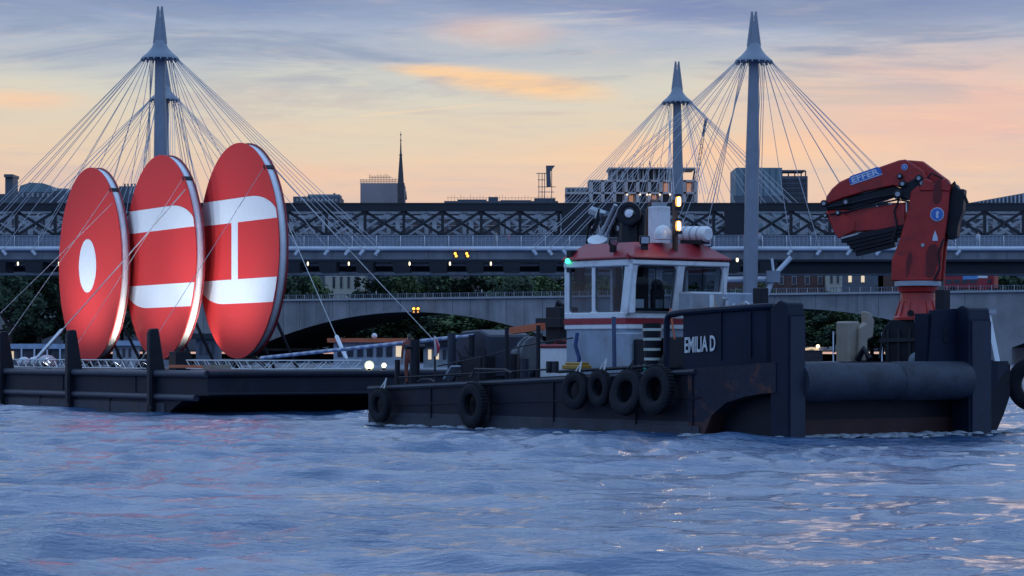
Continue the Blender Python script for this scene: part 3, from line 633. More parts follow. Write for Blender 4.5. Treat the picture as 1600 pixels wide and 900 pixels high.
# windlass clutter at the bow behind the bulwark top: grey machine, fittings
mb = TM(); mb.box(tuple(at(1080,492,2.2)), tuple(at(1110,457,3.4))); mb.build('bow_winch', GREYM, tug, bevel=.05)
for k in range(9):
    px = 1112 + k*8; p = at(px, 484, 1.6+random.random()*1.2); mb = TM(); mb.tube([p, p+V((random.uniform(-.2,.2),random.uniform(-.2,.2),random.uniform(.15,.42)))], random.uniform(.05,.12), 8); mb.build('bow_fitting', random.choice([GREYM, TAN, PALEBLUE, GREYM]), tug, True)
mb = TM(); mb.box(tuple(at(1138,490,2.0)), tuple(at(1168,458,2.9))); mb.build('bow_cabinet', PALEBLUE, tug, bevel=.04)
# beige machine and tarpaulin behind the roller
mb = TM(); p = at(1326, 566, 4.2); q = at(1326, 502, 4.2); mb.box((p[0]-.2,4.0,p[2]-.1),(p[0]+.3,4.45,q[2])); bm_ = mb.build('beige_cabinet', TAN, tug, bevel=.05)
mb = TM(); mb.prism([(-.02,0),(.25,0),(.26,.55),(.42,.62),(.46,1.05),(.36,1.25),(.2,1.3),(.22,.98),(.02,.88)], at(1338,564,4.3), (-.3,.95,0), (0,0,1), (.95,.3,0), .3); mb.build('beige_arm', TAN, bm_, bevel=.03)
mb = TM(); mb.tube([at(1358,560,4.3), at(1350,545,4.2), at(1340,562,4.2)], .09, 7); mb.build('hydraulic_coupling', BLACK, bm_, True)
p = V(at(1448, 566, 6.0)); 
mb = MB(); bmx = bmesh.new(); bmesh.ops.create_icosphere(bmx, subdivisions=3, radius=1)
for v in bmx.verts:
    n_ = math.sin(v.co.x*5+v.co.y*3)*.08 + math.sin(v.co.y*9+v.co.z*4)*.05
    v.co = V((v.co.x*.45, v.co.y*.35, max(v.co.z, -.05)*.33)) * (1+n_)
wp = TW(p); mb.add([wp + v.co for v in bmx.verts], [tuple(v.index for v in f.verts) for f in bmx.faces]); bmx.free()
o = mb.build('tarpaulin', TARP, None, True, loc=wp); tag(o, 'crumpled blue grey tarpaulin heaped behind the bow roller', 'tarpaulin')

# ---------------------------------------------------------------- crane
CY = 69.28; cx_, cz_ = xat(1434, CY), 0
EX = V((.94, -.342, 0)).normalized(); EN = V((-.342, -.94, 0)).normalized()      # along the boom (image right), towards camera side
O = V((cx_, CY, 0))
crane = thing('knuckle_boom_crane', O + UP*1.95, 'folded red knuckle boom crane standing on the workboat bow', 'crane')
def cu(px): return (px-1434)/57.7/.94
def cz(py): return zat(py, CY)
def cpoly(pts): return [(cu(a), cz(b)) for a, b in pts]
def cpr(name, pts, t, off=0, mat=REDCR, par=None, bevel=.03):
    mb = MB(); mb.prism(cpoly(pts), O + EN*off, EX, UP, EN, t); return mb.build(name, mat, par or crane, bevel=bevel)
# pedestal
mb = MB(); mb.lathe(O, [(.66,cz(500)),(.66,cz(496)),(.60,cz(493)),(.47,cz(468)),(.46,cz(458)),(.52,cz(456)),(.55,cz(449)),(.6,cz(447))], n=28); ped = mb.build('pedestal', REDCR, crane, True)
for k in range(14):
    t = 2*math.pi*k/14 + .1; d = V((math.cos(t), math.sin(t), 0)); mb = MB(); mb.prism([(.44,cz(470)),(.5,cz(470)),(.655,cz(497)),(.44,cz(497))], O, d, UP, d.cross(UP), .03); mb.build('pedestal_rib', REDCR, ped)
d = (EN - EX*.12).normalized()
MB().lathe(O + UP*cz(490) + d*.58, [(.09,0),(.09,.06)], d, 14).build('drain_hole', BLACK, ped)
MB().lathe(O, [(.62,cz(447)),(.62,cz(440)),(.55,cz(439.5))], n=28).build('slew_ring', M('ring_grey', (.32,.36,.42), .5), crane, True)
# column: two cheek plates with a web; shade of the slots painted as flat dark patches
colp = [(1398,439),(1399,405),(1408,385),(1424,325),(1427,300),(1442,288),(1484,289),(1482,330),(1474,390),(1470,439)]
for off in (.28, -.28): cpr('column_cheek', colp, .1, off)
cpr('column_web', [(1405,438),(1408,395),(1428,330),(1432,305),(1470,300),(1468,400),(1464,438)], .46, 0)
for nm, pts in (('lower_slot_shade', [(1449,432),(1450,395),(1455,384),(1463,382),(1467,388),(1466,412),(1461,431),(1455,435)]), ('lower_slot_shade', [(1421,435),(1420,412),(1424,396),(1428,394),(1430,404),(1425,425)]), ('upper_slot_shade', [(1459,312),(1463,285),(1470,282),(1474,288),(1472,314),(1466,321),(1461,319)])):
    cpr(nm, pts, .012, .334, M('slot_shade_red', (.13,.012,.014), .7), bevel=0)
cpr('rounded_column_head', [(1440,300),(1442,285),(1450,280),(1459,285),(1461,300)], .14, .3); cpr('rounded_column_head', [(1472,300),(1472,284),(1479,280),(1485,288),(1484,302)], .14, .3)
# main boom and knuckle
cpr('main_boom', [(1298,318),(1300,305),(1308,293),(1320,282),(1336,275),(1375,262),(1408,250.5),(1418,249.5),(1428,256),(1445,268),(1450,280),(1440,296),(1420,296),(1400,290),(1360,298),(1325,308)], .44, .02)
cpr('boom_top_plate', [(1418,249.5),(1441,252),(1478,282),(1482,290),(1460,292),(1428,258)], .3, -.14)
cpr('boom_link', [(1414,290),(1440,275),(1452,285),(1450,300),(1428,312),(1412,312),(1404,304)], .5, .02, BLACK)
cpr('lift_cylinder', [(1296,316),(1330,307),(1400,290),(1418,297),(1404,306),(1380,314),(1340,326),(1300,327)], .34, 0, BLACK)
cpr('outer_boom', [(1298,328),(1318,326),(1340,327),(1380,322),(1418,316),(1418,352),(1375,360),(1345,361),(1322,372),(1314,360),(1302,340)], .4, 0)
cpr('outer_boom_tip', [(1300,330),(1325,330),(1344,345),(1343,360),(1319,372),(1312,362)], .48, 0)
cpr('hydraulic_block', [(1484,296),(1490,288),(1495,297),(1503,297),(1501,330),(1494,352),(1492,372),(1480,376),(1474,360),(1478,330)], .45, -.12, BLACK)
mb = MB(); mb.tube([O+EX*cu(1498)+UP*cz(300), O+EX*cu(1503)+UP*cz(308), O+EX*cu(1507)+UP*cz(319)], .04, 6); mb.tube([O+EX*cu(1484)+UP*cz(292), O+EX*cu(1487)+UP*cz(286), O+EX*cu(1492)+UP*cz(300)], .05, 6)
mb.build('hydraulic_hose', BLACK, crane, True)
for k_, pts_ in enumerate((((1300,322),(1330,318),(1370,309),(1405,303),(1425,312)),((1306,333),(1330,330),(1368,320),(1408,312),(1432,318)),((1445,290),(1456,272),(1472,280),(1482,300)),((1409,312),(1402,330),(1406,352),(1398,380)),((1476,375),(1468,395),(1470,420),(1462,437)))):
    MB().tube([O+EX*cu(a_)+UP*cz(b_)+EN*(.26 if k_ < 4 else .36) for a_, b_ in pts_], .028, 6).build('hydraulic_hose', BLACK, crane, True)
for k, (x0,y0,x1,y1,h) in enumerate(((1322,374,1420,352,.16),(1330,379,1414,360,.13),(1334,385,1410,367,.11),(1338,390,1404,374,.1),(1342,396,1400,382,.12))):
    mb = MB(); mb.beam(O+EX*cu(x0)+UP*cz(y0)+EN*(.02-.02*k), O+EX*cu(x1)+UP*cz(y1)+EN*(.02-.02*k), .34-.03*k, h); mb.build('extension_section', BLACK, crane, bevel=.01)
MB().beam(O+EX*cu(1322)+UP*cz(371)+EN*.2, O+EX*cu(1348)+UP*cz(364)+EN*.2, .04, .05).build('extension_rod', GREYM, crane)
cpr('jack_cylinder', [(1418,350),(1424,315),(1430,315),(1424,345),(1404,400),(1400,398)], .3, 0, BLACK)
for px, py, r in ((1297,316,.1),(1330,314.5,.1),(1318,331,.08),(1299,335,.07),(1411,276,.08),(1415,288,.1),(1408,304,.13),(1439,280,.1),(1444,288,.11)):
    off = .24 if px < 1400 else .3
    p = O + EX*cu(px) + UP*cz(py) + EN*off; d = MB(); d.lathe(p, [(r,-.04),(r,.04),(r*.75,.055)], EN, 14); pn = d.build('pivot_pin', BLACK, crane, True)
    MB().lathe(p, [(r*.55,.05),(r*.5,.07)], EN, 12).build('pin_cap', GREYM, pn)
MB().lathe(O+EX*cu(1445)+UP*cz(384)+EN*.33, [(.05,0),(.05,.03)], EN, 10).build('grease_cap', GREYM, crane)
MB().tube([O+EX*cu(1419)+UP*cz(316)+EN*.12, O+EX*cu(1419)+UP*cz(331)+EN*.12], .05, 8).build('cylinder_rod', STEEL, crane)
# maker's panel, emblem and warning triangle on the crane
sl = math.atan2(cz(263)-cz(280), cu(1388)-cu(1337)); e1 = EX*math.cos(sl)+UP*math.sin(sl); e2 = -EX*math.sin(sl)+UP*math.cos(sl)
po = O + EX*cu(1337) + UP*cz(288.5) + EN*.246
def rrect(w, h, r):
    pts = []
    for cx2, cy2, a0 in ((w-r,r,-90),(w-r,h-r,0),(r,h-r,90),(r,r,180)):
        for k in range(4): t = R(a0+30*k); pts.append((cx2+r*math.cos(t), cy2+r*math.sin(t)))
    return pts
mb = MB(); mb.prism(rrect(.92,.25,.1), po, e1, e2, EN, .012); pn = mb.build('maker_panel', SIGNBLUE, crane)
PLET = M('panel_letter', (.55,.62,.75), .5, var=.05)
text_mesh('EFFER', 'panel_lettering', PLET, pn, po + e1*.07 + e2*.05 + EN*.006, e1, e2, .78, .16, .006, .03)
mb = MB(); mb.prism([(0,0),(.92,0),(.92,.02),(0,.02)], po+e2*.01, e1, e2, EN, .016); mb.build('panel_edge', PLET, pn)
def disc(c, r, m, nm, par, t=.012, sx=1.0):
    mb = MB(); mb.prism([(r*sx*math.cos(2*math.pi*k/24), r*math.sin(2*math.pi*k/24)) for k in range(24)], c, EX, UP, EN, t); return mb.build(nm, m, par)
c = O + EX*cu(1466) + UP*cz(336.5) + EN*.34; em = disc(c, .185, PLET, 'round_emblem', crane); disc(c+EN*.008, .165, SIGNBLUE, 'emblem_face', em)
mb = MB(); mb.prism([(-.02,-.1),(.04,-.1),(.03,.0),(.06,.06),(.0,.1),(-.03,.03)], c+EN*.018, EX, UP, EN, .008); mb.build('emblem_figure', PLET, em)
c = O + EX*cu(1417) + UP*cz(261.5) + EN*.246; em = disc(c, .085, PLET, 'small_round_emblem', crane); disc(c+EN*.008, .07, SIGNBLUE, 'emblem_face', em)
mb = MB(); mb.beam(c+EN*.018-UP*.035, c+EN*.018+UP*.035, .02, .008, EN); mb.beam(c+EN*.018-EX*.035, c+EN*.018+EX*.035, .02, .008, EN); mb.build('emblem_cross', PLET, em)
c = O + EX*cu(1463) + UP*cz(370) + EN*.336; mb = MB(); mb.prism([(-.075,-.13),(.075,-.13),(.06,-.02),(0,.15),(-.06,-.02)], c, EX, UP, EN, .012); mb.build('warning_sticker', PLET, crane)
# pedestal house below: black steel frame
mb = MB(); mb.prism([(cu(1392),1.9),(cu(1476),1.9),(cu(1476),cz(502)),(cu(1468),cz(500)),(cu(1400),cz(500)),(cu(1390),cz(512))], O, EX, UP, EN, 1.1); ph = mb.build('pedestal_house', BLACK, crane, bevel=.02)
for px in (1396, 1412, 1428, 1444, 1462):
    MB().beam(O+EX*cu(px)+UP*1.95+EN*.58, O+EX*cu(px)+UP*cz(515)+EN*.58, .06, .05, EN).build('house_stiffener', IRON, ph)
MB().beam(O+EX*cu(1384)+UP*cz(532)+EN*.6, O+EX*cu(1478)+UP*cz(530)+EN*.6, .07, .1).build('house_rail', IRON, ph)
MB().beam(O+EX*cu(1390)+UP*cz(515)+EN*.6, O+EX*cu(1384)+UP*cz(560)+EN*.6, .06, .06).build('house_leg', IRON, ph)
mb = MB(); mb.tube([O+EX*cu(1437)+UP*cz(500)+EN*.66, O+EX*cu(1439)+UP*cz(530)+EN*.66, O+EX*cu(1440)+UP*cz(560)+EN*.66], .018, 5); mb.build('hanging_chain', GREYM, crane)

# ---------------------------------------------------------------- aft deck gear of the workboat
def tagged(mb, name, mat, label, cat, group=None, smooth=False, bevel=0):
    L = sum(mb.v, V((0,0,0)))/len(mb.v); L.z = min(p.z for p in mb.v)
    return tag(mb.build(name, mat, None, smooth, L, bevel), label, cat, group)
for px, top, bot, b, w, lab in ((648,530,603,.45,.3,''),(621,562,604,.35,.16,'')):
    p = at(px, bot, b); q = at(px, top, b); mb = TM(); mb.tube([(p[0],b,p[2]-.1),(p[0],b,q[2])], w/2, 10); o = mb.build('mooring_post', BLACK, tug, True)
p = at(648, 542, .45); mb = TM(); mb.tube([(p[0],.1,p[2]),(p[0],.8,p[2])], .07, 8).build('post_crossbar', IRON, tug, True)
mb = TM(); mb.tube([at(653,597,.1), at(660,593,.15), at(672,593,.15), at(680,597,.1)], .04, 6); mb.tube([at(735,590,.05), at(742,577,.2), at(790,578,.2), at(800,583,.1)], .04,6); mb.build('deck_handrail', IRON, tug, True)
win = thing('towing_winch', TW((10.3,3,1.6)), 'dark hooded towing winch with pale drum flange on the aft deck', 'winch')
mb = TM(); b = 3.0
p = at(745, 585, b); mb.prism([(0,0),(1.85,0),(1.85,1.25),(1.35,1.42),(.5,1.38),(.2,1.1),(0,.6)], (at(738,585,b)[0], b, deckz(11)), (-1,0,0), (0,0,1), (0,1,0), 1.6); mb.build('winch_hood', M('winch_dark_blue', (.018,.026,.048), .5, var=.3), win, bevel=.05)
p = V(at(826, 553, b-.3)); mb = TM(); mb.lathe(p, [(.2,-.6),(.2,0),(.52,.02),(.52,.1),(.46,.12),(.46,.2),(.5,.22),(.5,.3),(.1,.32)], (-1,0,0), 20); mb.build('winch_drum', M('drum_grey', (.11,.12,.14), .5, var=.3), win, True)
mb = TM(); mb.tube([at(722,588,2.0), at(719,556,2.0), at(712,545,2.0)], .035, 6); mb.tube([at(733,590,2.0), at(735,560,2.0), at(726,540,2.0)], .035, 6); mb.tube([at(706,600,1.6), at(718,565,1.6)], .05, 6); mb.build('winch_hose', IRON, win, True)
mb = TM(); mb.beam(at(700,592,1.2), at(712,572,1.2), .35, .05); mb.build('fairlead_plate', PALEBLUE, win)
for px, top in ((757,545),(792,512),(841,508)):
    b = .6; p = at(px, 585, b); q = at(px, top, b); mb = TM(); mb.tube([(p[0],b,p[2]-.12),(p[0],b,q[2])], .06, 7); mb.build('stanchion', BLACK, tug)
mb = TM(); mb.tube([at(684,572,.6), at(757,557,.6), at(815,541,.6), at(841,536,.6), at(895,528,.8)], .022, 5); mb.build('guard_wire', IRON, tug)
mb = TM(); mb.beam(at(800,517,2.4), at(848,510,2.4), .2, .2); mb.build('orange_beam', ORANGE, tug)
mb = TM(); p = at(876,545,5.2); 
mb.box((p[0]-.35,4.9,1.6),(p[0]+.35,5.6,at(876,480,5.2)[2])); mb.box((p[0]-.6,4.7,at(876,512,5.2)[2]),(p[0]+.6,5.8,at(876,497,5.2)[2])); mb.tube([at(872,480,5.2), at(873,472,5.2), at(882,478,5.2)], [.12,.1,.05], 7); mb.build('vent_stack', BLACK, tug, bevel=.03)
b = 2.2; p = at(843, 578, b); q = at(903, 543, b); mb = TM()
dh = thing('deck_hatch_house', TW((q[0]+.6,b+.7,1.6)), 'small white hatch house with a red lid aft of the wheelhouse', 'hatch')
mb.box((q[0]+.35,b,1.45),(p[0],b+1.4,q[2])); mb.build('hatch_wall', WHITE, dh, bevel=.03)
mb = TM(); mb.box((q[0]+.28,b-.06,q[2]),(p[0]+.06,b+1.46,q[2]+.09)); mb.build('hatch_lid', RED, dh, bevel=.03)
mb = TM(); mb.tube([(p[0]-.6,b+.1,q[2]+.09),(p[0]-.6,b+.1,q[2]+.2),(p[0]-1.1,b+.1,q[2]+.2),(p[0]-1.1,b+.1,q[2]+.09)], .03, 6); mb.build('lid_handle', RED, dh)
p = at(899, 577, .35); mb = TM(); mb.box((p[0]-.4,.15,p[2]),(p[0]+.35,.6,p[2]+.12)); mb.box((p[0]-.35,.2,p[2]+.12),(p[0]+.28,.55,p[2]+.19)); tagged(mb, 'yellow_case', YELLOW, 'yellow plastic case lying on the gunwale beside the hatch house', 'case', bevel=.02)
mb = TM(); mb.box((p[0]-.12,.1,p[2]+.02),(p[0]+.15,.16,p[2]+.11)); 
for px in (858, 868): 
    p = at(px, 577, .3); mb = TM(); mb.tube([(p[0],.3,p[2]-.1),(p[0],.3,p[2]+.22)], .09, 9); mb.build('small_bollard', IRON, tug, True)
rq = random.Random(21)
for k in range(26):
    px = rq.uniform(700, 905); b = rq.uniform(1.2, 5.5); p = at(px, 580, b); z0 = deckz(p[0]); w_ = rq.uniform(.12,.45); h_ = rq.uniform(.25,1.15)
    if px > 830 and b < 3.8: b = 4.2
    mb = TM()
    if k % 3 == 0: mb.tube([(p[0],b,z0),(p[0],b,z0+h_*1.3)], w_*.35, 9)
    elif k % 3 == 1: mb.box((p[0]-w_,b-w_*.6,z0),(p[0]+w_,b+w_*.6,z0+h_*.8))
    else: mb.tube([(p[0],b,z0+.05),(p[0]+.1,b+.2,z0+h_),(p[0]-w_,b,z0+h_*1.2),(p[0]-w_*2,b-.1,z0+.1)], .04, 6)
    mb.build(('deck_vent','deck_casing','deck_hose')[k%3], (BLACK, IRON, BLACK, M('winch_dark_blue'))[k%4], tug, k%3 != 1)
# flag on staff
fs = thing('ensign_flag', TW(at(680,600,.9)), 'small furled red white and blue flag on a dark staff at the stern', 'flag')
mb = TM(); mb.tube([at(680,600,.9), at(679,522,.9)], .035, 6); mb.build('flagstaff', IRON, fs)
mb = TM(); q = [at(679,525,.9), at(683,540,.9), at(681,556,.9)]
mb.tube(q, [.03,.09,.05], 6); mb.build('flag_cloth', CLOTHB, fs, True); mb = TM(); mb.tube([at(681,530,.8), at(685,543,.8), at(684,552,.8)], [.02,.06,.03], 6); mb.build('flag_stripe', M('flag_red', (.4,.04,.06), .8), fs, True)
# ------------------------------------------------------------------ people
def person(loc, h, face, mats, label, group=None, pose=0, holding=False):
    """one skinned body; mats = (shoes, trousers, top, skin, hair)"""
    k = h/1.75; f = V((math.sin(face), -math.cos(face), 0)); r = V((math.cos(face), math.sin(face), 0))
    w = lambda x, y, z: r*x*k + f*y*k + UP*z*k
    st = .16 if pose else .05
    J = {'pel':(0,0,.95,.15),'wai':(0,0,1.12,.135),'che':(0,.01,1.32,.165),'nek':(0,.01,1.5,.06),'hed':(0,.03,1.63,.1),'top':(0,.02,1.73,.085),'nos':(0,.115,1.61,.025)}
    E = [('pel','wai'),('wai','che'),('che','nek'),('nek','hed'),('hed','top'),('hed','nos')]
    for s, n in ((-1,'l'),(1,'r')):
        sg = st*s if pose else 0
        J.update({n+'hip':(.1*s,0,.9,.1),n+'kne':(.11*s,sg*.7+.03,.5,.065),n+'ank':(.11*s,sg*1.4-.02,.08,.045),n+'toe':(.12*s,sg*1.4+.15,.04,.035),
                  n+'sho':(.2*s,0,1.42,.065),n+'elb':(.25*s,-sg*.5,1.13,.045),n+'wri':(.24*s,.1-sg*.8,.9,.03),n+'han':(.235*s,.13-sg,.81,.03)})
        E += [('pel',n+'hip'),(n+'hip',n+'kne'),(n+'kne',n+'ank'),(n+'ank',n+'toe'),('che',n+'sho'),(n+'sho',n+'elb'),(n+'elb',n+'wri'),(n+'wri',n+'han')]
        for q in range(4): J[n+'f%d'%q] = ((.22+.012*q)*s, .12-sg+.02*(q-1.5), .72+.012*abs(q-1.5), .009); E.append((n+'han', n+'f%d'%q))
        J[n+'th'] = (.2*s, .17-sg, .78, .01); E.append((n+'han', n+'th'))
    names = list(J); me = bpy.data.meshes.new('person'); me.from_pydata([tuple(w(*J[n][:3])) for n in names], [(names.index(a), names.index(b)) for a, b in E], [])
    o = bpy.data.objects.new('person', me); COL.objects.link(o)
    sk = o.modifiers.new('skin', 'SKIN'); ss = o.modifiers.new('sub', 'SUBSURF'); ss.levels = ss.render_levels = 1
    for i, n in enumerate(names):
        sv = me.skin_vertices[0].data[i]; sv.radius = (J[n][3]*k, J[n][3]*k); sv.use_root = (n == 'pel')
    dg = bpy.context.evaluated_depsgraph_get(); m2 = bpy.data.meshes.new_from_object(o.evaluated_get(dg)); o.modifiers.clear(); o.data = m2; m2.name = 'person'
    m2.materials.clear()
    for m in mats: m2.materials.append(m)
    for p in m2.polygons:
        z = p.center.z/k; x_ = p.center.dot(r)/k; y_ = p.center.dot(f)/k
        p.material_index = 0 if z < .1 else 1 if z < .98 and abs(x_) < .19 else 2 if z < 1.5 and not (abs(x_) > .19 and z < .92) else (4 if z > 1.66 or y_ < .0 else 3)
        p.use_smooth = True
    o.location = loc; tag(o, label, 'person', group); return o
p = at(640, 604, 1.7); person(TW((p[0], 1.7, deckz(p[0])-.02)), 1.6, R(200), (BLACK, ORWORK, ORWORK, SKIN, HAIR), 'crew person in orange overalls standing behind the stern post')

# ------------------------------------------------------------------ striped boom pole between barge and workboat
p0 = P(408, 559.5, 86.5); p1 = TW(at(741, 524, 2.2))
bp_ = thing('striped_pole', p0, 'long pole banded blue and white running from barge deck to winch', 'pole')
N_ = 46
for nm, m, ph_ in (('pale_band', M('band_pale', (.4,.45,.55), .5), 0), ('blue_band', M('band_blue', (.2,.25,.4), .5), 1)):
    for k in range(ph_, N_, 2):
        MB().tube([p0.lerp(p1, k/N_), p0.lerp(p1, (k+1)/N_)], .06, 8).build(nm, m, bp_, True)

# ------------------------------------------------------------------ barge
BC = V((-12.08, 89.8, 0)); BH = V((.565, -.825, 0)); BR = V((.825, .565, 0))     # near corner at the waterline, heading, across
def BW(p): return BC - BH*p[0] + BR*p[1] + UP*p[2]
def BMB(): return MB(BW)
BZ = 1.5
barge = thing('deck_barge', BW((12,7.5,0)), 'long dark flat deck barge carrying the three red discs', 'barge')
mb = BMB(); st = [(-3,.72),(-2.4,.7),(-1.7,.62),(-1.0,.46),(-.4,.22),(0,0),(.4,-.5),(45,-.5)]; rows = []
for a, z in st: rows.append([(a,0,BZ),(a,0,z),(a,15.5,z),(a,15.5,BZ)])
vs = [p for r in rows for p in r]; fs = []
for i in range(len(rows)-1):
    for j in range(4): fs.append((i*4+j, (i+1)*4+j, (i+1)*4+(j+1)%4, i*4+(j+1)%4))
fs += [(0,1,2,3), tuple((len(rows)-1)*4+j for j in range(4))]
mb.add(vs, fs).build('hull', BARGE, barge)
mb = BMB(); mb.tube([(45,-.02,BZ-.06),(-3,-.02,BZ-.06)], .13, 10); mb.build('rounded_gunwale', STRAKE, barge, True)
mb = BMB(); mb.tube([(-3.02,0,BZ-.06),(-3.02,15.5,BZ-.06)], .12, 10); mb.build('rounded_gunwale', BARGE, barge, True)
mb = BMB(); mb.tube([(45,-.01,.62),(-2.2,-.01,.62)], .12, 10); mb.build('rubbing_strake', STRAKE, barge, True)
mb = BMB(); mb.tube([(-3.02,0,.76),(-3.02,15.5,.76)], .06, 8); mb.build('bow_strake', BARGE, barge, True)
mb = BMB(); mb.beam((45,-.015,.2),(.2,-.015,.2), .03, .42); mb.build('weathered_side_band', HULLG, barge)
mb = BMB()
for a in np.arange(1.5, 44, 3.1): mb.beam((a,-.02,.0),(a,-.02,.5), .05, .05)
for a in np.arange(2.5, 44, 6.2): mb.beam((a,-.012,.7),(a,-.012,1.45), .04, .04)
mb.build('hull_seam', BARGE, barge)['kind'] = 'stuff'
def bpx(px, b=0.0):
    k = (px-800)/F; X0 = BC.x + BR.x*b; Y0 = BC.y + BR.y*b
    return (k*Y0 - X0) / (-.565 - k*.825)
for px in (2, 108, 236):
    a = bpx(px, -.15); ow = BW((a, -.15, 0))
    mb = BMB(); mb.prism([(-.22,.15),(0,.05),(.05,BZ),(.36,BZ),(.1,3.0),(.05,3.04),(-.22,3.02)], (a,0,0), (0,1,0), (0,0,1), (1,0,0), .26); k_ = mb.build('fender_knee', BLACK, barge, bevel=.03)
    mb = BMB(); mb.box((a-.1,-.27,.3),(a+.1,-.22,2.9)); mb.build('knee_facing', IRON, k_)
# discs -------------------------------------------------------------
DN = V((-.884, -.468, 0)); DU = V((.468, -.884, 0)); DR = 4.25; DT = .40
def disc_sign(cpx, cpy, s, kind, label):
    Y = F/s; c = P(cpx, cpy, Y)
    t = thing('disc_sign', V((c.x, c.y, BZ)), label, 'disc', 'row of three upright red discs on the barge')
    N = 96; ring_ = [(DR*math.cos(2*math.pi*k/N), DR*math.sin(2*math.pi*k/N)) for k in range(N)]
    mb = MB(); mb.prism(ring_, c + DN*(DT/2-.02), DU, UP, DN, .04); mb.build('red_face', DISCRED, t)
    mb = MB(); mb.prism([(x_*.985,y_*.985) for x_, y_ in ring_], c, DU, UP, DN, DT-.09); o = mb.build('white_rim', DISCRIM, t); 
    for f in o.data.polygons: f.use_smooth = len(f.vertices) == 4
    mb = MB(); mb.prism(ring_, c - DN*(DT/2-.025), DU, UP, DN, .05); mb.build('red_back', DISCEDGE, t)
    fo = c + DN*(DT/2 + .004)
    def patch(name, poly): MB().prism(poly, fo, DU, UP, DN, .012).build(name, DISCWHITE, t)
    def clip(poly):      # keep within the disc
        out = []
        for x_, y_ in poly:
            d = math.hypot(x_, y_); q = DR - .03
            out.append((x_, y_) if d <= q else (math.copysign(math.sqrt(max(0, q*q - y_*y_)), x_), y_))
        return out
    k_ = 1.18
    def band(sgn):
        v0, v1 = .95*k_, 1.76*k_
        xe = lambda v: math.sqrt((DR-.03)**2 - v*v)
        pts = []
        for v in np.linspace(v0, v1, 10): pts.append((-xe(v), v))             # along the rim, left
        x1 = 1.2*k_; a_, b_ = 2.9, 1.15
        for q in np.linspace(0, .99, 40):
            x_ = x1 + a_*q; y_ = v1 - b_*(1 - math.sqrt(1-q*q))
            if math.hypot(x_, y_) > DR-.03: break
            pts.append((x_, y_))
        yl = pts[-1][1]
        for v in np.linspace(yl, v0, 10)[1:]: pts.append((xe(v), v))
        return [(x_*sgn, y_*sgn) for x_, y_ in pts]
    if kind == 0:
        patch('white_dot', [(-.2 + 1.17*math.cos(2*math.pi*k/48), -.05 + 1.17*math.sin(2*math.pi*k/48)) for k in range(48)])
    else:
        patch('white_band', band(1)); patch('white_band', band(-1))
        if kind == 2: patch('white_bar', [(-.58,-.95*k_+.001),(.08,-.95*k_+.001),(.08,.95*k_-.001),(-.58,.95*k_-.001)])
    # clamps on the rim, foot brackets
    for an in (48,):
        d = DU*math.cos(R(an)) + UP*math.sin(R(an)); tn = DN
        MB().beam(c + d*DR*.985 - DN*.22, c + d*DR*.985 + DN*.22, .2, .09, d).build('rope_clamp', BLACK, t)
    for s_ in (-1, 1):
        MB().beam(c + DU*1.1*s_ - UP*(DR-.15) , V((c.x,c.y,BZ-.02)) + DU*1.6*s_ - DN*.5, .12, .12).build('foot_bracket', BLACK, t)
        MB().beam(c + DU*1.2*s_ - UP*1.2 - DN*.2, V((c.x,c.y,BZ-.02)) + DU*1.2*s_ - DN*1.9, .1, .1).build('back_brace', BLACK, t)
    return c
dc = [disc_sign(146, 413.5, 35.6, 0, 'smallest red disc, farthest along the barge, with a white dot'),
      disc_sign(256, 402.5, 37.6, 1, 'middle red disc with two white curved bands'),
      disc_sign(378, 392, 39.6, 2, 'nearest and largest red disc with two white bands joined by a bar')]
def rope(p, q, r, label, turn=False):
    t = thing('guy_rope', q, label, 'rope', 'guy ropes staying the discs')
    MB().tube([p, p.lerp(q,.33)-UP*.03, p.lerp(q,.66)-UP*.03, q], r, 6).build('rope', ROPE, t)
    if turn:
        MB().tube([p.lerp(q,.80), p.lerp(q,.81), p.lerp(q,.955), p.lerp(q,.965)], [.03,.075,.075,.03], 8).build('turnbuckle', STEEL, t, True)
clampp = lambda c, an: c + (DU*math.cos(R(an)) + UP*math.sin(R(an)))*DR*.97 + DN*.24
clampb = lambda c, an: c + (DU*math.cos(R(an)) + UP*math.sin(R(an)))*DR*.97 - DN*.24
def anchor(c, k, du=0, z=1.7): return V((c.x, c.y, z)) + DU*(3.0+du) + DN*k
rope(clampp(dc[0],48), anchor(dc[0], 5.6), .014, 'thin guy rope from the dotted disc down to the deck at frame edge')
rope(clampp(dc[1],40), anchor(dc[1], 6.6), .024, 'stout guy rope with turnbuckle from the middle disc across the dotted disc', True)
rope(clampp(dc[1],48), anchor(dc[1], 5.2, -.2), .011, 'thin guy rope crossing the lower part of the dotted disc')
rope(clampp(dc[2],48), anchor(dc[2], 5.4), .011, 'thin guy rope from the nearest disc across its front')
rope(clampp(dc[0],38), anchor(dc[0], 7.4, .3), .014, 'guy rope from the dotted disc running off the picture edge')
rope(clampp(dc[2],12)-DN*.5, V((P(545,563,92).x, 92, 1.75)), .016, 'lower rear guy rope from the nearest disc to the barge bow', True)
rope(clampb(dc[2],48), P(680,534,97), .018, 'long upper rear guy rope from the nearest disc towards the workboat')
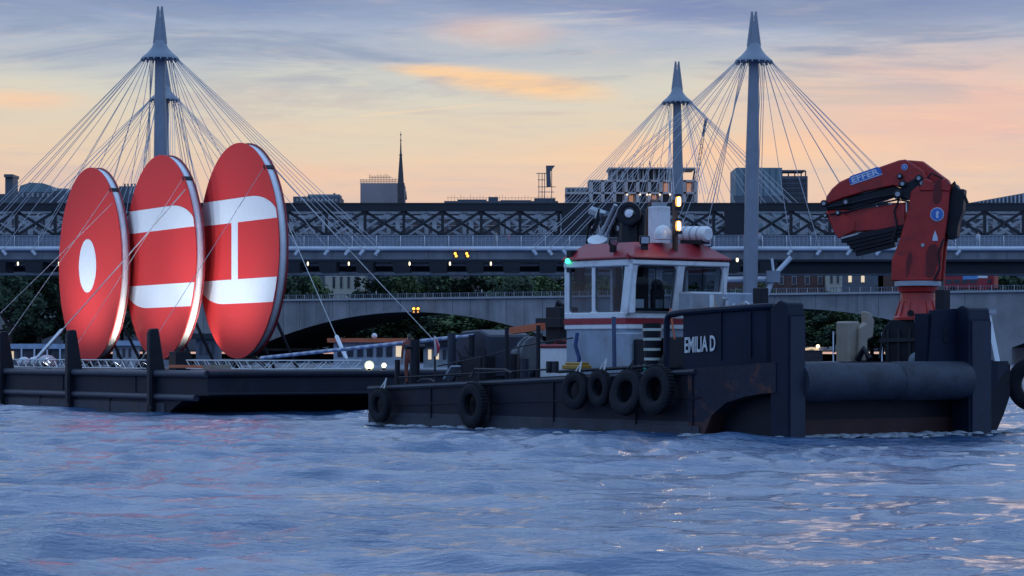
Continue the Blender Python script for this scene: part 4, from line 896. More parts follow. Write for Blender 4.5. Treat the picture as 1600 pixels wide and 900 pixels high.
# lighting truss along the barge edges
TRUSS = M('truss_aluminium', (.62,.63,.65), .35, metal=.4, var=.08)
def truss(p, q, label, seg=.34, h=.3):
    t = thing('lighting_truss', p, label, 'truss', 'aluminium trusses lying on the barge deck')
    d = (q-p); n = max(2, int(d.length/seg)); dd = d.normalized(); sd_ = dd.cross(UP)*h/2
    mb = MB()
    for a in (sd_, -sd_):
        for z in (0, h): mb.tube([p+a+UP*z, q+a+UP*z], .025, 6)
    mb.build('chord', TRUSS, t)
    mb = MB()
    for k in range(n):
        a0, a1 = p.lerp(q, k/n), p.lerp(q, (k+1)/n)
        for a in (sd_, -sd_): mb.tube([a0+a+UP*(0 if k%2 else h), a1+a+UP*(h if k%2 else 0)], .014, 5)
        mb.tube([a0+sd_+UP*h, a1-sd_+UP*h], .014, 5)
    mb.build('lacing', TRUSS, t)
    return t
zt_ = BZ + .1
def be(px, b): return BW((bpx(px, b), b, zt_))
def bowpt(px, a):
    k = (px-800)/F; X0 = BC.x - BH.x*a; Y0 = BC.y - BH.y*a; b = (k*Y0 - X0)/(BR.x - k*BR.y); return BW((a, b, zt_))
truss(be(8,.75), be(96,.75), 'lit lattice truss on the barge edge near the picture edge')
truss(be(122,.9), be(222,.9), 'lit lattice truss on the barge edge below the dotted disc')
truss(bowpt(400,-2.5), bowpt(562,-2.5), 'lit lattice truss along the barge bow right of the nearest disc')
truss(be(258,1.0)+BR*1.0, bowpt(395,-2.2), 'lattice truss across the barge bow below the nearest disc')
# uplights in front of each disc, lighting it from the deck
def uplight(pos, aim, energy, label, vis=.12, spot=105, size=.35, warm=False):
    t = thing('deck_uplight', pos, label, 'lamp', 'deck lamps lighting the discs')
    d = (aim - pos).normalized()
    MB().lathe(pos, [(.09,-.16),(.15,-.1),(.16,.02)], d, 12).build('lamp_housing', BLACK, t, True)
    MB().lathe(pos, [(.14,.02),(.14,.03)], d, 12).build('lamp_lens', M('uplight_lens_glow', (1,1,1), emit=(.9,.95,1), emit_s=7), t)
    MB().box(tuple(pos - V((.1,.1,.18))), tuple(pos + V((.1,.1,-.1)))).build('lamp_foot', BLACK, t)
    ld = bpy.data.lights.new('uplight_beam', 'SPOT'); ld.energy = energy; ld.spot_size = R(spot); ld.spot_blend = .8; ld.shadow_soft_size = size; ld.color = (1,.95,.84) if warm else (.84,.92,1.0)
    lo = bpy.data.objects.new('uplight_beam', ld); COL.objects.link(lo); lo.parent = t; lo.location = d*.06
    lo.rotation_euler = d.to_track_quat('-Z','Y').to_euler()
for c, nm in zip(dc, ('dotted disc', 'middle disc', 'nearest disc')):
    for k, u in enumerate((-1.6, 1.6)):
        pos = V((c.x, c.y, BZ+.2)) + DN*4.6 + DU*u
        uplight(pos, c + DU*u*.5 + UP*2.3, 980, f'deck uplight {"farther from" if k == 0 else "closer to"} the barge bow, aimed at the {nm}')
for c, nm in zip(dc[:2], ('dotted disc', 'middle disc')):  # added lamps, standing in for neighbouring uplights spilling onto the rims
    uplight(V((c.x, c.y, BZ+.2)) + DU*4.6 - DN*.5, c + DU*2.6 - UP*1.0, 420, f'added lamp beside the rim of the {nm}, washing the white rim', spot=90, warm=True)
# floodlights facing the camera at the barge bow
for px, r, lab in ((577, .15, 'large glaring white floodlight on the barge bow'), (600, .085, 'smaller white floodlight beside the glaring one on the barge bow')):
    p = bowpt(px, -2.85) + UP*.02; p.z = max(zat(573, p.y), BZ+.22); t = thing('deck_floodlight', p, lab, 'floodlight')
    n_ = (V((0,0,2.2)) - p).normalized()
    MB().lathe(p, [(r*.6,-.15),(r*1.05,-.05),(r*1.08,.0)], n_, 14).build('flood_housing', BLACK, t, True); MB().lathe(p, [(r*.62,.02),(r*.5,.05),(.001,.07)], n_, 14).build('flood_lens', L_WHITE, t, True); MB().lathe(p, [(r*1.15,.0),(r*1.1,.012),(r*.5,.015)], n_, 16).build('flood_glare_ring', M('glare_ring_glow', (1,.95,.6), emit=(.75,.72,.42), emit_s=.7), t, True)  # dim emissive ring stands in for lens glare around the lamp
    MB().box(tuple(p - V((.05,.05,p.z-BZ+.02))), tuple(p + V((.05,.05,-.1)))).build('flood_stand', BLACK, t)
# things on the barge deck
p = be(275, 3.2); p.z = BZ; mb = MB(); mb.add([p + BR*x_ - BH*y_ + UP*z_ for z_ in (0,.72) for x_, y_ in ((0,0),(.62,0),(.62,.6),(0,.6))], [(0,3,2,1),(4,5,6,7),(0,1,5,4),(1,2,6,5),(2,3,7,6),(3,0,4,7)])
tagged(mb, 'deck_box', BLACK, 'black cube shaped equipment box below the middle disc', 'box', bevel=.02)
p = be(268, 1.8); q = bowpt(330, -1.4); p.z = q.z = BZ + .18
mb = MB(); mb.beam(p, q, .2, .1); tagged(mb, 'orange_plank', ORANGE, 'rusty orange plank lying on the barge deck near the black box', 'plank')
p = bowpt(322, -1.2); q = bowpt(356, -1.2); p.z = q.z = BZ + .18; mb = MB(); mb.beam(p, q, .5, .14); tagged(mb, 'brown_dunnage', TAN, 'stack of brown timber dunnage on the barge deck', 'timber')
p = be(40, 2.5); p.z = BZ; t = thing('white_generator', p, 'pale tarpaulin covered pile on the deck beside the edge truss', 'pile')
for k in range(5):
    c = p + V((random.uniform(-1,1), random.uniform(-.3,.3), .28)); MB().ball(c, random.uniform(.25,.45), 9, 6, .8).build('covered_bundle', CLOTHB if k % 2 else TUBEW, t, True)

# ------------------------------------------------------------------ footbridge with masts, railway bridge
FY = 267.0; FS = F/FY; X0f, X1f = xat(-160, FY), xat(1760, FY)
foot = thing('footbridge', V((0, FY, 0)), 'white tube edged footbridge hung from masts in front of the iron railway bridge', 'bridge')
DZ = zat(388.5, FY)
MB().tube([(X0f,FY,DZ),(X1f,FY,DZ)], .24, 12).build('edge_tube', TUBEW, foot, True)
pw = 37.7/FS*2
k = 0; x = X0f
while x < X1f:
    mb = MB().box((x+.02,FY+.18,zat(405,FY)),(x+pw-.02,FY+.5,zat(391,FY))); mb.build('fascia_panel', CONC, foot); x += pw
MB().box((X0f,FY+.5,zat(404,FY)),(X1f,FY+4.6,zat(394,FY))).build('deck_slab', CONC, foot)
post0 = None; x = xat(475 - 37.7*16, FY)
while x < X1f:
    if post0 is None:
        mb = MB(); mb.beam((x,FY-.05,DZ-.15),(x,FY-.02,DZ+.75), .07, .12, (0,1,0)); mb.beam((x,FY-.02,DZ+.75),(x,FY+.12,DZ+1.32), .06, .1, (0,1,0)); post0 = mb.build('parapet_post', STEEL, foot); px0 = x
    else: dupe(post0, foot, (x-px0,0,0))
    x += 37.7/FS
mb = MB()
for z in np.arange(.28, 1.3, .085): mb.beam((X0f,FY+.1,DZ+z),(X1f,FY+.1,DZ+z), .03, .034)
o = mb.build('parapet_wire', MESHW, foot); o['kind'] = 'stuff'
mb = MB()
for xx in np.arange(X0f, X1f, .42): mb.beam((xx,FY+.12,DZ+.1),(xx,FY+.12,DZ+1.3), .035, .03, (0,1,0))
o = mb.build('parapet_mesh', MESHW, foot); o['kind'] = 'stuff'
MB().tube([(X0f,FY+.12,DZ+1.34),(X1f,FY+.12,DZ+1.34)], .035, 6).build('handrail', MESHW, foot)
mb = MB()
for z in np.arange(.2, 1.3, .17): mb.beam((X0f,FY+4.4,DZ+z),(X1f,FY+4.4,DZ+z), .03, .04)
o = mb.build('rear_parapet_wire', MESHW, foot); o['kind'] = 'stuff'
nodes_px = [70, 115, 162, 208, 254, 286, 309, 333]
def mast(pxb, top, rim, Y, deckY, label, foot_parent, pole_bot=470, lean=0, stays=((-38,-.9),(28,.9)), scale=1.0):
    s = F/Y; t = thing('bridge_mast', V((xat(pxb,Y),Y,-1)), label, 'mast', 'cable stay masts of the footbridges')
    X = lambda p: xat(p, Y)
    Xt = X(pxb - lean); zr_ = zat(rim, Y); ztp = zat(top, Y); k = 15/s * 1.0; k = scale
    cx = lambda z: X(pxb) - lean/s*(z/ztp)*-0 - (lean/s)*(z/ztp)
    base = V((X(pxb), Y, -1)); tp_ = V((X(pxb) - lean/s*-1, Y, zr_))
    tp_.x = X(pxb + lean)
    d = (tp_ - base).normalized()
    MB().tube([base, base.lerp(tp_, .35), base.lerp(tp_, .7), base.lerp(tp_, 1.02)], [.58*k,.76*k,.7*k,.5*k], 18).build('pole', MASTP, t, True)
    H = ztp - zr_
    # flared collar with hooked rim
    mb = MB(); mb.lathe(tp_, [(1.95*k,0),(1.9*k,.12*k),(1.3*k,.62*k),(.85*k,1.15*k),(.6*k,1.75*k),(.5*k,1.9*k)], d, 20); mb.build('collar', MASTP, t, True)
    mb = MB()
    for i in range(18):
        a = 2*math.pi*i/18; e_ = V((math.cos(a), math.sin(a), 0)); mb.beam(tp_+e_*1.8*k+UP*.05, tp_+e_*1.95*k-UP*.22*k, .14*k, .2*k)
    mb.build('cable_lug', MASTP, t)['kind'] = 'stuff'
    # spike: solid foot, two prongs
    MB().tube([tp_+UP*1.5*k, tp_+UP*(1.5*k+(H-1.5*k)*.35), tp_+UP*(1.5*k+(H-1.5*k)*.72)], [.56*k,.42*k,.24*k], 10).build('spike_core', MASTP, t, True)
    for s_ in (-1, 1):
        mb = MB(); o_ = V((.16*k*s_,0,0)); mb.tube([tp_+UP*1.6*k+o_*2.4, tp_+UP*H*.55+o_*2.0, tp_+UP*H*.9+o_*1.2, tp_+UP*H+o_*1.3], [.36*k,.27*k,.17*k,.1*k], 8); mb.build('spike_prong', MASTP, t, True)
        mb = MB(); mb.beam(tp_+UP*H*.5+V((.28*k*s_,0,0)), tp_+UP*H*.58+V((.42*k*s_,0,0)), .2*k, .3*k); mb.build('spike_bracket', MASTP, t)
        MB().tube([tp_+UP*H*.55+V((.46*k*s_,0,0)), tp_+UP*1.2*k+V((.72*k*s_,0,0))], .05*k, 5).build('spike_tie', CABLE, t)
    zd = DZ - .1
    for sgn in (-1, 1):
        for i, nd in enumerate(nodes_px):
            xd = X(pxb) + sgn*nd/FS; r0 = 1.9*k*(.35+.65*nd/333)
            a = tp_ + V((sgn*r0, -.4*k, -.15)); b = V((xd, deckY, zd))
            MB().tube([a, b], .033, 5).build('stay_cable', CABLE, t)
            if i % 2 == 1 or i > 5: MB().tube([a + V((.12*sgn,.5*k,0)), b + V((.55*sgn,4.2 if deckY < 300 else -4.2,0))], .03, 5).build('stay_cable', CABLE, t)
    for dxp, r0 in stays:
        for i in range(4):
            a = tp_ + V((r0*k*(.7+.2*i), .3*i, -.15)); b = V((X(pxb) + dxp/s + (i-1.5)*.35, Y + (9 if deckY < 300 else -9), zat(310, Y)))
            MB().tube([a, b], .036, 5).build('back_stay', CABLE, t)
    # deck sockets
    if foot_parent:
        for sgn in (-1, 1):
            for nd in nodes_px[::1]:
                xd = X(pxb) + sgn*nd/FS; MB().beam((xd,deckY-.25,zd-.1),(xd+.35*-sgn,deckY-.1,zd-.55), .3, .3).build('cable_socket', TUBEW, t)
mast(253, 10, 92, 264, FY-.3, 'tall mast rising behind the discs, front of its pair', True, lean=-3, stays=((-46,-.9),(34,.9)))
mast(1170, 18, 96, 264, FY-.3, 'tallest looking mast near the red crane', True, lean=8, stays=((-48,-.9),(24,.9)))
mast(256, 98, 156, 326, 324, 'rear mast almost hidden behind the tall mast at the discs', False, lean=1, stays=((-30,-.9),(26,.9)))
mast(1062, 96, 160, 326, 324, 'shorter looking rear mast above the wheelhouse', False, lean=-4, stays=((-22,-.9),(30,.9)))
# struts at the mast foot and cross tube
t = foot
for (x0,y0),(x1,y1),r in (((1190,478),(1209,431),.3),((1209,431),(1236,402),.25),((1209,428),(1206,404),.14),((1120,437),(1206,436),.3)):
    MB().tube([P(x0,y0,265.5), P(x1,y1,265.5)], r, 8).build('raking_strut', TUBEW, t, True)
p = P(1208,432,265.2); MB().box(tuple(p-V((.7,.3,.6))), tuple(p+V((.7,.3,.6)))).build('strut_node', MASTP, t)
# rear footbridge
rf = thing('rear_footbridge', V((0,324,0)), 'second white footbridge seen through the railway bridge underside', 'bridge')
RY = 324.0; RX0, RX1 = xat(-160,RY), xat(1760,RY)
MB().tube([(RX0,RY,DZ),(RX1,RY,DZ)], .3, 8).build('edge_tube', TUBEW, rf, True)
MB().box((RX0,RY+.3,DZ-1.0),(RX1,RY+4.5,DZ-.1)).build('deck_slab', CONC, rf)
mb = MB()
for z in (.5,.9,1.3): mb.beam((RX0,RY,DZ+z),(RX1,RY,DZ+z),.05,.06)
mb.build('handrail', MESHW, rf)

# railway bridge
rail = thing('railway_bridge', V((0,285,0)), 'dark iron lattice railway bridge spanning the whole width', 'bridge')
def truss_plane(Y, mat, ztop, zbot, off, chord, wv, wd, n0=-9, n1=37, pitch=60.5, nm=''):
    s = F/280.0; pp = pitch/s; x0 = xat(510+off-pitch*9-pitch*9*0, Y); xs_ = [x0 + pp*i for i in range(-1, 37)]
    MB().box((xs_[0],Y-.35,ztop-chord),(xs_[-1],Y+.35,ztop)).build('top_chord', mat, rail)
    MB().box((xs_[0],Y-.4,ztop-.12),(xs_[-1],Y+.5,ztop+.06)).build('chord_flange', mat, rail)
    MB().box((xs_[0],Y-.3,zbot),(xs_[-1],Y+.3,zbot+.5)).build('bottom_chord', mat, rail)
    v0 = MB().beam((xs_[0],Y,zbot+.4),(xs_[0],Y,ztop-chord+.05), wv, .4, (0,1,0)).build('vertical', mat, rail)
    d0 = MB().beam((xs_[0],Y-.12,zbot+.4),(xs_[1],Y-.12,ztop-chord), wd, .14, (0,1,0)).build('diagonal', mat, rail)
    d1 = MB().beam((xs_[0],Y+.12,ztop-chord),(xs_[1],Y+.12,zbot+.4), wd, .14, (0,1,0)).build('diagonal', mat, rail)
    for i in range(1, len(xs_)):
        o_ = (xs_[i]-xs_[0],0,0); dupe(v0, rail, o_)
        if i < len(xs_)-1: dupe(d0, rail, o_); dupe(d1, rail, o_)
ZT = zat(318, 280); ZB = zat(374, 280); ZD = zat(404, 280)
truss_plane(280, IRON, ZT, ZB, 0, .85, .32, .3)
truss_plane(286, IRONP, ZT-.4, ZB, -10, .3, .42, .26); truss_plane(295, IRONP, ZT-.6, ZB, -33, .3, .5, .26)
MB().box((xat(-200,286),281,ZT-.25),(xat(1800,286),291.5,ZT-.1)).build('lattice_roof', IRON, rail) if False else None
MB().box((xat(-200,286),279.5,zat(409,280)),(xat(1800,286),297,ZB+.1)).build('track_deck', IRON, rail)
mb0 = None; x = 440 - 57*10
while x < 1210:
    if mb0 is None:
        mb = MB(); X = xat(x, 281); w = 29/14.2; mb.prism([(0,0),(w,0),(w*.95,-1.15),(w*.1,-1.2)], (X,282,zat(408.5,280)), (1,0,0), (0,0,1), (0,1,0), 5); mb0 = mb.build('hanging_bracket', IRON, rail); xx0 = x
    else: dupe(mb0, rail, ((x-xx0)/14.2,0,0))
    x += 57
MB().box((xat(1205,281),280.2,zat(427,281)),(xat(1850,281),285,zat(408.8,280))).build('plate_girder', IRON, rail)
MB().box((xat(-250,281),286,zat(424.5,286)),(xat(1205,281),287,zat(416,286))).build('rear_girder', IRON, rail)
MB().box((xat(1125,286),279.4,zat(366,280)),(xat(1172,286),280.4,zat(330,280))).build('cladding_panel', IRON, rail)
MB().box((xat(876,286),279.2,zat(370,280)),(xat(940,286),280.2,zat(328,280))).build('cladding_panel', IRON, rail)
for px, lab in ((28,'far left end'),(92,'beside the dotted disc'),(481,'right of the nearest disc'),(545,'above the cream building'),(640,'left of the orange signals'),(703,'below the left orange signal'),(767,'right of the orange signals')):
    p = P(px, 412, 279); t = thing('bridge_lamp', p, f'small pale lamp under the railway bridge, {lab}', 'lamp', 'lamps under the railway bridge')
    MB().ball(p, .1, 8, 6, 2.2).build('lamp_glass', L_WARM, t, True); MB().box(tuple(p+V((-.06,-.06,.3))), tuple(p+V((.06,.06,.75)))).build('lamp_hanger', IRON, t)
p = P(1152,406,266); t = thing('bridge_lamp', p, 'white lamp under the footbridge beside the tall mast foot', 'lamp', 'lamps under the railway bridge'); MB().ball(p, .14, 8, 6, 1.6).build('lamp_glass', L_WARM, t, True); MB().box(tuple(p+V((-.05,-.05,.15))), tuple(p+V((.05,.05,.4)))).build('lamp_hanger', IRON, t)
for px, lab in ((712,'left'),(730,'right')):
    p = P(px, 398, FY-.3); t = thing('navigation_signal', p, f'{lab} one of two orange signal lights fixed to the footbridge edge', 'signal light', 'orange navigation lights')
    for dz in (.12, -.14): MB().ball(p+V((.06 if dz<0 else -.05,-.12,dz)), .13, 8, 6).build('signal_lens', L_ORANGE, t, True)
    MB().box(tuple(p+V((-.25,-.05,-.3))), tuple(p+V((.25,.2,.35)))).build('signal_box', IRON, t)
# pedestrians on the footbridge
PED = 'pedestrians on the footbridge'
for px, m, lab, h in ((535,(BLACK,CLOTHA,CLOTHA,SKIN,HAIR),'dark dressed pedestrian on the footbridge above the cream building',1.75),
                   (775,(BLACK,CLOTHD,CLOTHD,SKIN,HAIR),'pedestrian in tan clothes on the footbridge right of the orange signals',1.7),
                   (795,(BLACK,CLOTHA,CLOTHC,SKIN,HAIR),'pedestrian in a red top beside the one in tan',1.65),
                   (1164,(BLACK,CLOTHD,CLOTHC,SKIN,HAIR),'pedestrian in red standing at the parapet just left of the tall mast',1.7),
                   (1186,(BLACK,CLOTHA,CLOTHB,SKIN,HAIR),'pedestrian in a pale top standing at the parapet just right of the tall mast',1.72),
                   (1528,(BLACK,CLOTHB,CLOTHB,SKIN,HAIR),'pedestrian in pale clothes on the footbridge beyond the crane',1.7)):
    person(V((xat(px,FY+1.2), FY+1.0, DZ+.1)), h, R(90 + random.randint(-20,20)) if px < 900 else R(10), m, lab, PED, pose=px < 900)

# ------------------------------------------------------------------ concrete arch bridge beyond
WD = V((.864, -.504, 0)); WN = V((.504, .864, 0)); WO = V((-49, 560, 0))
ab = thing('arch_bridge', WO, 'pale stone road bridge with long flat arches behind the railway bridge', 'bridge')
def wt(px):
    x = (px-800)/F; return (560*x + 49)/(.864 + .504*x)
ztop = 13.6; pts = []; cs = [-56, 31, 118, 205]
t0, t1 = -110, 300
def soff(t):
    c = min(cs, key=lambda c: abs(c-t)); d = abs(t-c)
    return 10.7 - .0047*d*d if d < 40.5 else -2
ts = [t0] + list(np.arange(t0+.5, t1, 1.0)) + [t1]
for c in cs: ts += [c-40.5, c-40.49, c+40.5, c+40.49]
ts = sorted(set(ts))
def arch_strip(n0, n1, name, mat):
    mb = MB(); vs = []; fs = []
    for t in ts:
        z = soff(t)
        for n_ in (n0, n1):
            p = WO + WD*t + WN*n_; vs += [p + UP*z, p + UP*ztop]
    for i in range(len(ts)-1):
        a = i*4; b = a+4; fs += [(a,b,b+1,a+1),(a+2,a+3,b+3,b+2),(a,a+2,b+2,b)]
    mb.add(vs, fs); return mb.build(name, mat, ab)
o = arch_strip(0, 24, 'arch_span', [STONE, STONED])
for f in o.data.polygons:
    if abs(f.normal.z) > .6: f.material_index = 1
def wbar(tA, tB, n_, z0, z1, th, name, mat):
    a = WO + WD*tA + WN*n_; b = WO + WD*tB + WN*n_
    return MB().beam(a+UP*(z0+z1)/2, b+UP*(z0+z1)/2, th, z1-z0).build(name, mat, ab)
wbar(t0, t1, -.1, 13.35, 13.75, .8, 'cornice', M('pale_cornice', (.34,.34,.35), .8, var=.1, scale=.3))
wbar(t0, t1, 12, 13.6, 13.8, 23.5, 'roadway', STONED)
mb = MB()
for t in np.arange(t0, t1, .55): p = WO+WD*t; mb.beam(p+UP*13.7, p+UP*14.55, .1, .1, WN)
mb.beam(WO+WD*t0+UP*14.6, WO+WD*t1+UP*14.6, .12, .12); o = mb.build('railing_bars', M('railing_paint', (.13,.14,.17), .7), ab); o['kind'] = 'stuff'
mb = MB()
for t in np.arange(t0, t1, 2.2): p = WO+WD*t; mb.beam(p+UP*13.7, p+UP*14.7, .13, .13, WN)
mb.build('railing_post', GREYM, ab)['kind'] = 'stuff'
mb = MB()
for t in np.arange(t0, t1, 4.35):
    z0 = soff(t)
    if z0 > 0: p = WO+WD*t-WN*.012; mb.beam(p+UP*(z0+.3), p+UP*13.3, .06, .03, WN)
mb.build('panel_joint', STONED, ab)['kind'] = 'stuff'
for px, lab in ((647,''),(653,'')): pass
p = P(650, 485, 541); t = thing('arch_navigation_light', p, 'pair of orange lights at the crown of the stone arch', 'signal light')
for dx in (-.45,.45):
    for dz in (.35,-.35): MB().ball(p+V((dx,-.6,dz)), .28 if dz>0 else .16, 8, 6).build('signal_lens', L_ORANGE if dz>0 else L_AMBER, t, True)
MB().box(tuple(p+V((-.8,-.3,-.7))), tuple(p+V((.8,.2,.8)))).build('signal_board', IRON, t)

# bus and street things on the bridge
tb = wt(1500); pb_ = WO + WD*tb + WN*6 + UP*13.8
bus = thing('double_decker_bus', pb_, 'red bus with a blue advert panel on the stone bridge beyond the crane', 'bus')
def WB_(p): return pb_ + WD*p[0] + WN*p[1] + UP*p[2]
mb = MB(WB_); mb.box((-5,-1.25,.35),(5,1.25,4.1)); mb.build('bus_body', RED, bus, bevel=.2)
for z in (1.5, 3.0):
    for k in range(6):
        mb = MB(WB_); mb.box((-4.6+k*1.55,-1.29,z-.1),(-3.3+k*1.55,-1.25,z+.7)); mb.build('bus_window', GLASSD, bus)
mb = MB(WB_); mb.box((-1.2,-1.3,2.2),(3.6,-1.26,2.85)); mb.build('advert_panel', M('advert_blue', (.1,.28,.6), .5), bus)
for k in (-3.2, 3.0):
    mb = MB(WB_); mb.lathe((k,-1.2,.45), [(.45,-.1),(.45,.1)], (0,1,0), 14); mb.build('wheel', BLACK, bus)
tb = wt(1531); p_ = WO + WD*tb + WN*1.5 + UP*13.7
kt = thing('white_kiosk', p_, 'narrow white and red kiosk sign beside the bus', 'sign'); MB().box(tuple(p_+V((-.8,-.4,0))), tuple(p_+V((.8,.4,2.4)))).build('kiosk_base', RED, kt); MB().box(tuple(p_+V((-.85,-.45,2.4))), tuple(p_+V((.85,.45,3.9)))).build('kiosk_top', WHITE, kt)
for px, m, pl_ in ((583,CLOTHB,'in a pale top left of the arch lights'),(625,CLOTHA,'in dark clothes above the arch lights'),(748,CLOTHB,'in a pale top right of the arch lights'),(1410,CLOTHB,'in a pale top beside the crane pedestal'),(1365,CLOTHA,'in dark clothes left of the crane pedestal')):
    tb = wt(px); p_ = WO + WD*tb + WN*1.2 + UP*13.75
    person(p_, 1.72, R(80), (BLACK,CLOTHA,m,SKIN,HAIR), 'tiny pedestrian on the stone bridge ' + pl_, 'pedestrians on the stone bridge', pose=1)

# ------------------------------------------------------------------ trees
def tree_meshes(seed, mat, H=14.0, Rr=6.0, n=2600):
    rng = random.Random(seed); vs = []; fs = []
    cl = []
    for _ in range(26):
        a = rng.uniform(0, 6.28); rr = Rr*math.sqrt(rng.random())*.85; z = rng.uniform(.3, .98)*H
        lim = Rr*math.sqrt(max(.05, 1-((z/H-.58)/.46)**2)); cl.append((V((math.cos(a)*min(rr,lim*.85), math.sin(a)*min(rr,lim*.85), z)), rng.uniform(.16,.34)*Rr))
    for _ in range(n):
        c, r_ = rng.choice(cl); d = V((rng.gauss(0,1), rng.gauss(0,1), rng.gauss(0,.8))).normalized()*r_*rng.uniform(.55,1.08)
        p = c + d; s = rng.uniform(.16,.36)
        a = V((rng.gauss(0,1), rng.gauss(0,1), rng.gauss(0,1))).normalized(); b = a.orthogonal().normalized()
        o = len(vs); vs += [p-a*s-b*s*.6, p+a*s-b*s*.6, p+a*s*.7+b*s, p-a*s*.7+b*s]; fs.append((o,o+1,o+2,o+3))
    me = bpy.data.meshes.new('crown'); me.from_pydata([tuple(v) for v in vs], [], fs); me.materials.append(mat)
    mb = MB(); mb.tube([(0,0,-.5),(0.1,0,H*.3),(.2,.1,H*.6)], [.38,.3,.14], 8)
    for k in range(5):
        a = k*1.26; mb.tube([(0.1,0,H*(.28+.04*k)), (math.cos(a)*Rr*.3, math.sin(a)*Rr*.3, H*(.5+.03*k)), (math.cos(a)*Rr*.6, math.sin(a)*Rr*.6, H*(.65+.04*k))], [.16,.1,.05], 6)
    tm = bpy.data.meshes.new('trunk'); tm.from_pydata([tuple(v) for v in mb.v], [], mb.f); tm.materials.append(BARK)
    return me, tm
TV = [tree_meshes(1, LEAFA), tree_meshes(2, LEAFB), tree_meshes(3, LEAFA), tree_meshes(4, LEAFB)]
tree_i = 0
def tree(px, Y, ptop, zb, label, v=None, wide=1.0, group='trees along the far bank'):
    global tree_i
    H = zat(ptop, Y) - zb; s = H/14.0; ce, tr = TV[(tree_i if v is None else v) % 4]
    t = thing('plane_tree', V((xat(px,Y), Y, zb)), label, 'tree', group); t.rotation_euler.z = tree_i*1.7; t.scale = (s*wide, s*wide, s); tree_i += 1
    for nm, me in (('crown', ce), ('trunk', tr)):
        o = bpy.data.objects.new(nm, me); COL.objects.link(o); o.parent = t
def where(px):
    return ('behind the discs' if px < 455 else 'left of the orange signals' if px < 700 else 'right of the orange signals' if px < 890
            else 'behind the wheelhouse' if px < 1200 else 'left of the crane' if px < 1460 else 'right of the crane')
rowA = 'row of dark plane trees on the far bank seen over and under the stone bridge'
i = 0
for px in range(440, 960, 36):
    if 500 < px < 560: continue
    tree(px + random.randint(-8,8), 612 + random.randint(-6,20), 428 + random.randint(-4,10), 2.5, 'dark leafy tree behind the stone bridge, ' + where(px), wide=1.1, group=rowA)
for px in range(1225, 1460, 40):
    tree(px + random.randint(-8,8), 570 + random.randint(-6,20), 456 + random.randint(-2,8), 2.5, 'dark leafy tree behind the stone bridge, ' + where(px), wide=1.1, group=rowA)
for px in range(1560, 1640, 40):
    tree(px, 560, 436, 2.5, 'dark leafy tree behind the stone bridge, ' + where(px), wide=1.1, group=rowA)
for px in list(range(-30, 460, 44)) + list(range(960,1230,50)):
    tree(px, 612, 446 + random.randint(-6,6), 2.5, 'dark leafy tree behind the stone bridge, ' + where(px), wide=1.1, group=rowA)
rowB = 'low bushy trees along the embankment under the stone arches'
for px in list(range(430, 960, 26)) + list(range(1200, 1560, 26)):
    Yq = 590 if px < 1000 else 556
    tree(px + random.randint(-6,6), Yq, 497 + random.randint(-8,8), .5, 'low bushy embankment tree under a stone arch, ' + where(px), wide=1.9, group=rowB)
for px, top, Y, lab in ((15,425,420,'big dark tree at the far left bank edge'), (62,412,430,'tallest big dark tree left of the dotted disc'), (105,430,425,'dark tree partly hidden by the dotted disc'), (225,470,430,'dark tree seen between the dotted and middle discs')):
    tree(px, Y, top, 0.5, lab, v=0, wide=1.15, group='dark trees on the near left bank')
g = MB().box((-110,405,-.5),(-45,445,1.0)).build('left_bank', STONED); tag(g, 'low dark bank under the left trees', 'bank', kind='structure')

# ------------------------------------------------------------------ city skyline
def bldg(name, px0, px1, ptop, Y, mat, label, depth=18, cat='building'):
    t = thing(name, V((xat((px0+px1)/2,Y), Y, 2.5)), label, cat, 'buildings on the skyline')
    MB().box((xat(px0,Y),Y,2.5),(xat(px1,Y),Y+depth,zat(ptop,Y))).build('wall', mat, t); return t
def wins(t, px0, px1, py0, py1, nx, ny, Y, mat=GLASSD, fx=.6, fy=.6, lit=0, litm=L_WIN, frame=None):
    wx_, wy_ = (px1-px0)/nx, (py1-py0)/ny
    for j in range(ny):
        for i in range(nx):
            cx, cy = px0+wx_*(i+.5), py0+wy_*(j+.5); a = P(cx-wx_*fx/2, cy+wy_*fy/2, Y); b = P(cx+wx_*fx/2, cy-wy_*fy/2, Y)
            m = litm if random.random() < lit else mat
            if frame:
                mb = MB(); mb.box((a.x-.12,Y-.18,a.z-.12),(b.x+.12,Y-.02,b.z+.12)); w = mb.build('window', frame, t)
                MB().box((a.x,Y-.22,a.z),(b.x,Y-.18,b.z)).build('pane', m, w)
            else: MB().box((a.x,Y-.15,a.z),(b.x,Y-.01,b.z)).build('window', m, t)
t = bldg('brick_stack', 8, 20, 274, 760, CITYC, 'dark square chimney tower at the far left skyline', 8, 'tower'); MB().box((xat(7,760),759,zat(277,760)),(xat(21,760),769,zat(272.5,760))).build('cap', CITYC, t)
Y = 780; t = bldg('domed_block', 26, 82, 300, Y, CITYC, 'dark block with a rounded teal roof left of the dotted disc')
mb = MB(); mb.prism([(xat(28,Y),zat(300,Y)),(xat(82,Y),zat(300,Y)),(xat(79,Y),zat(290,Y)),(xat(66,Y),zat(286,Y)),(xat(46,Y),zat(285,Y)),(xat(31,Y),zat(290,Y))], (0,Y+8,0), (1,0,0), (0,0,1), (0,1,0), 15); mb.build('teal_roof', CITYB, t)
for px in (34,42,50,58,66,74): MB().box((xat(px,Y),Y-.3,zat(308,Y)),(xat(px+3,Y),Y,zat(302,Y))).build('window', CITYA, t)
t = bldg('low_block', -40, 28, 303, 785, CITYC, 'low dark block at the picture edge below the chimney tower')
t = bldg('low_block', 82, 130, 298, 782, CITYC, 'low dark block just left of the dotted disc'); MB().box((xat(88,782),783,zat(298,782)),(xat(104,782),790,zat(294,782))).build('roof_plant', CITYB, t)
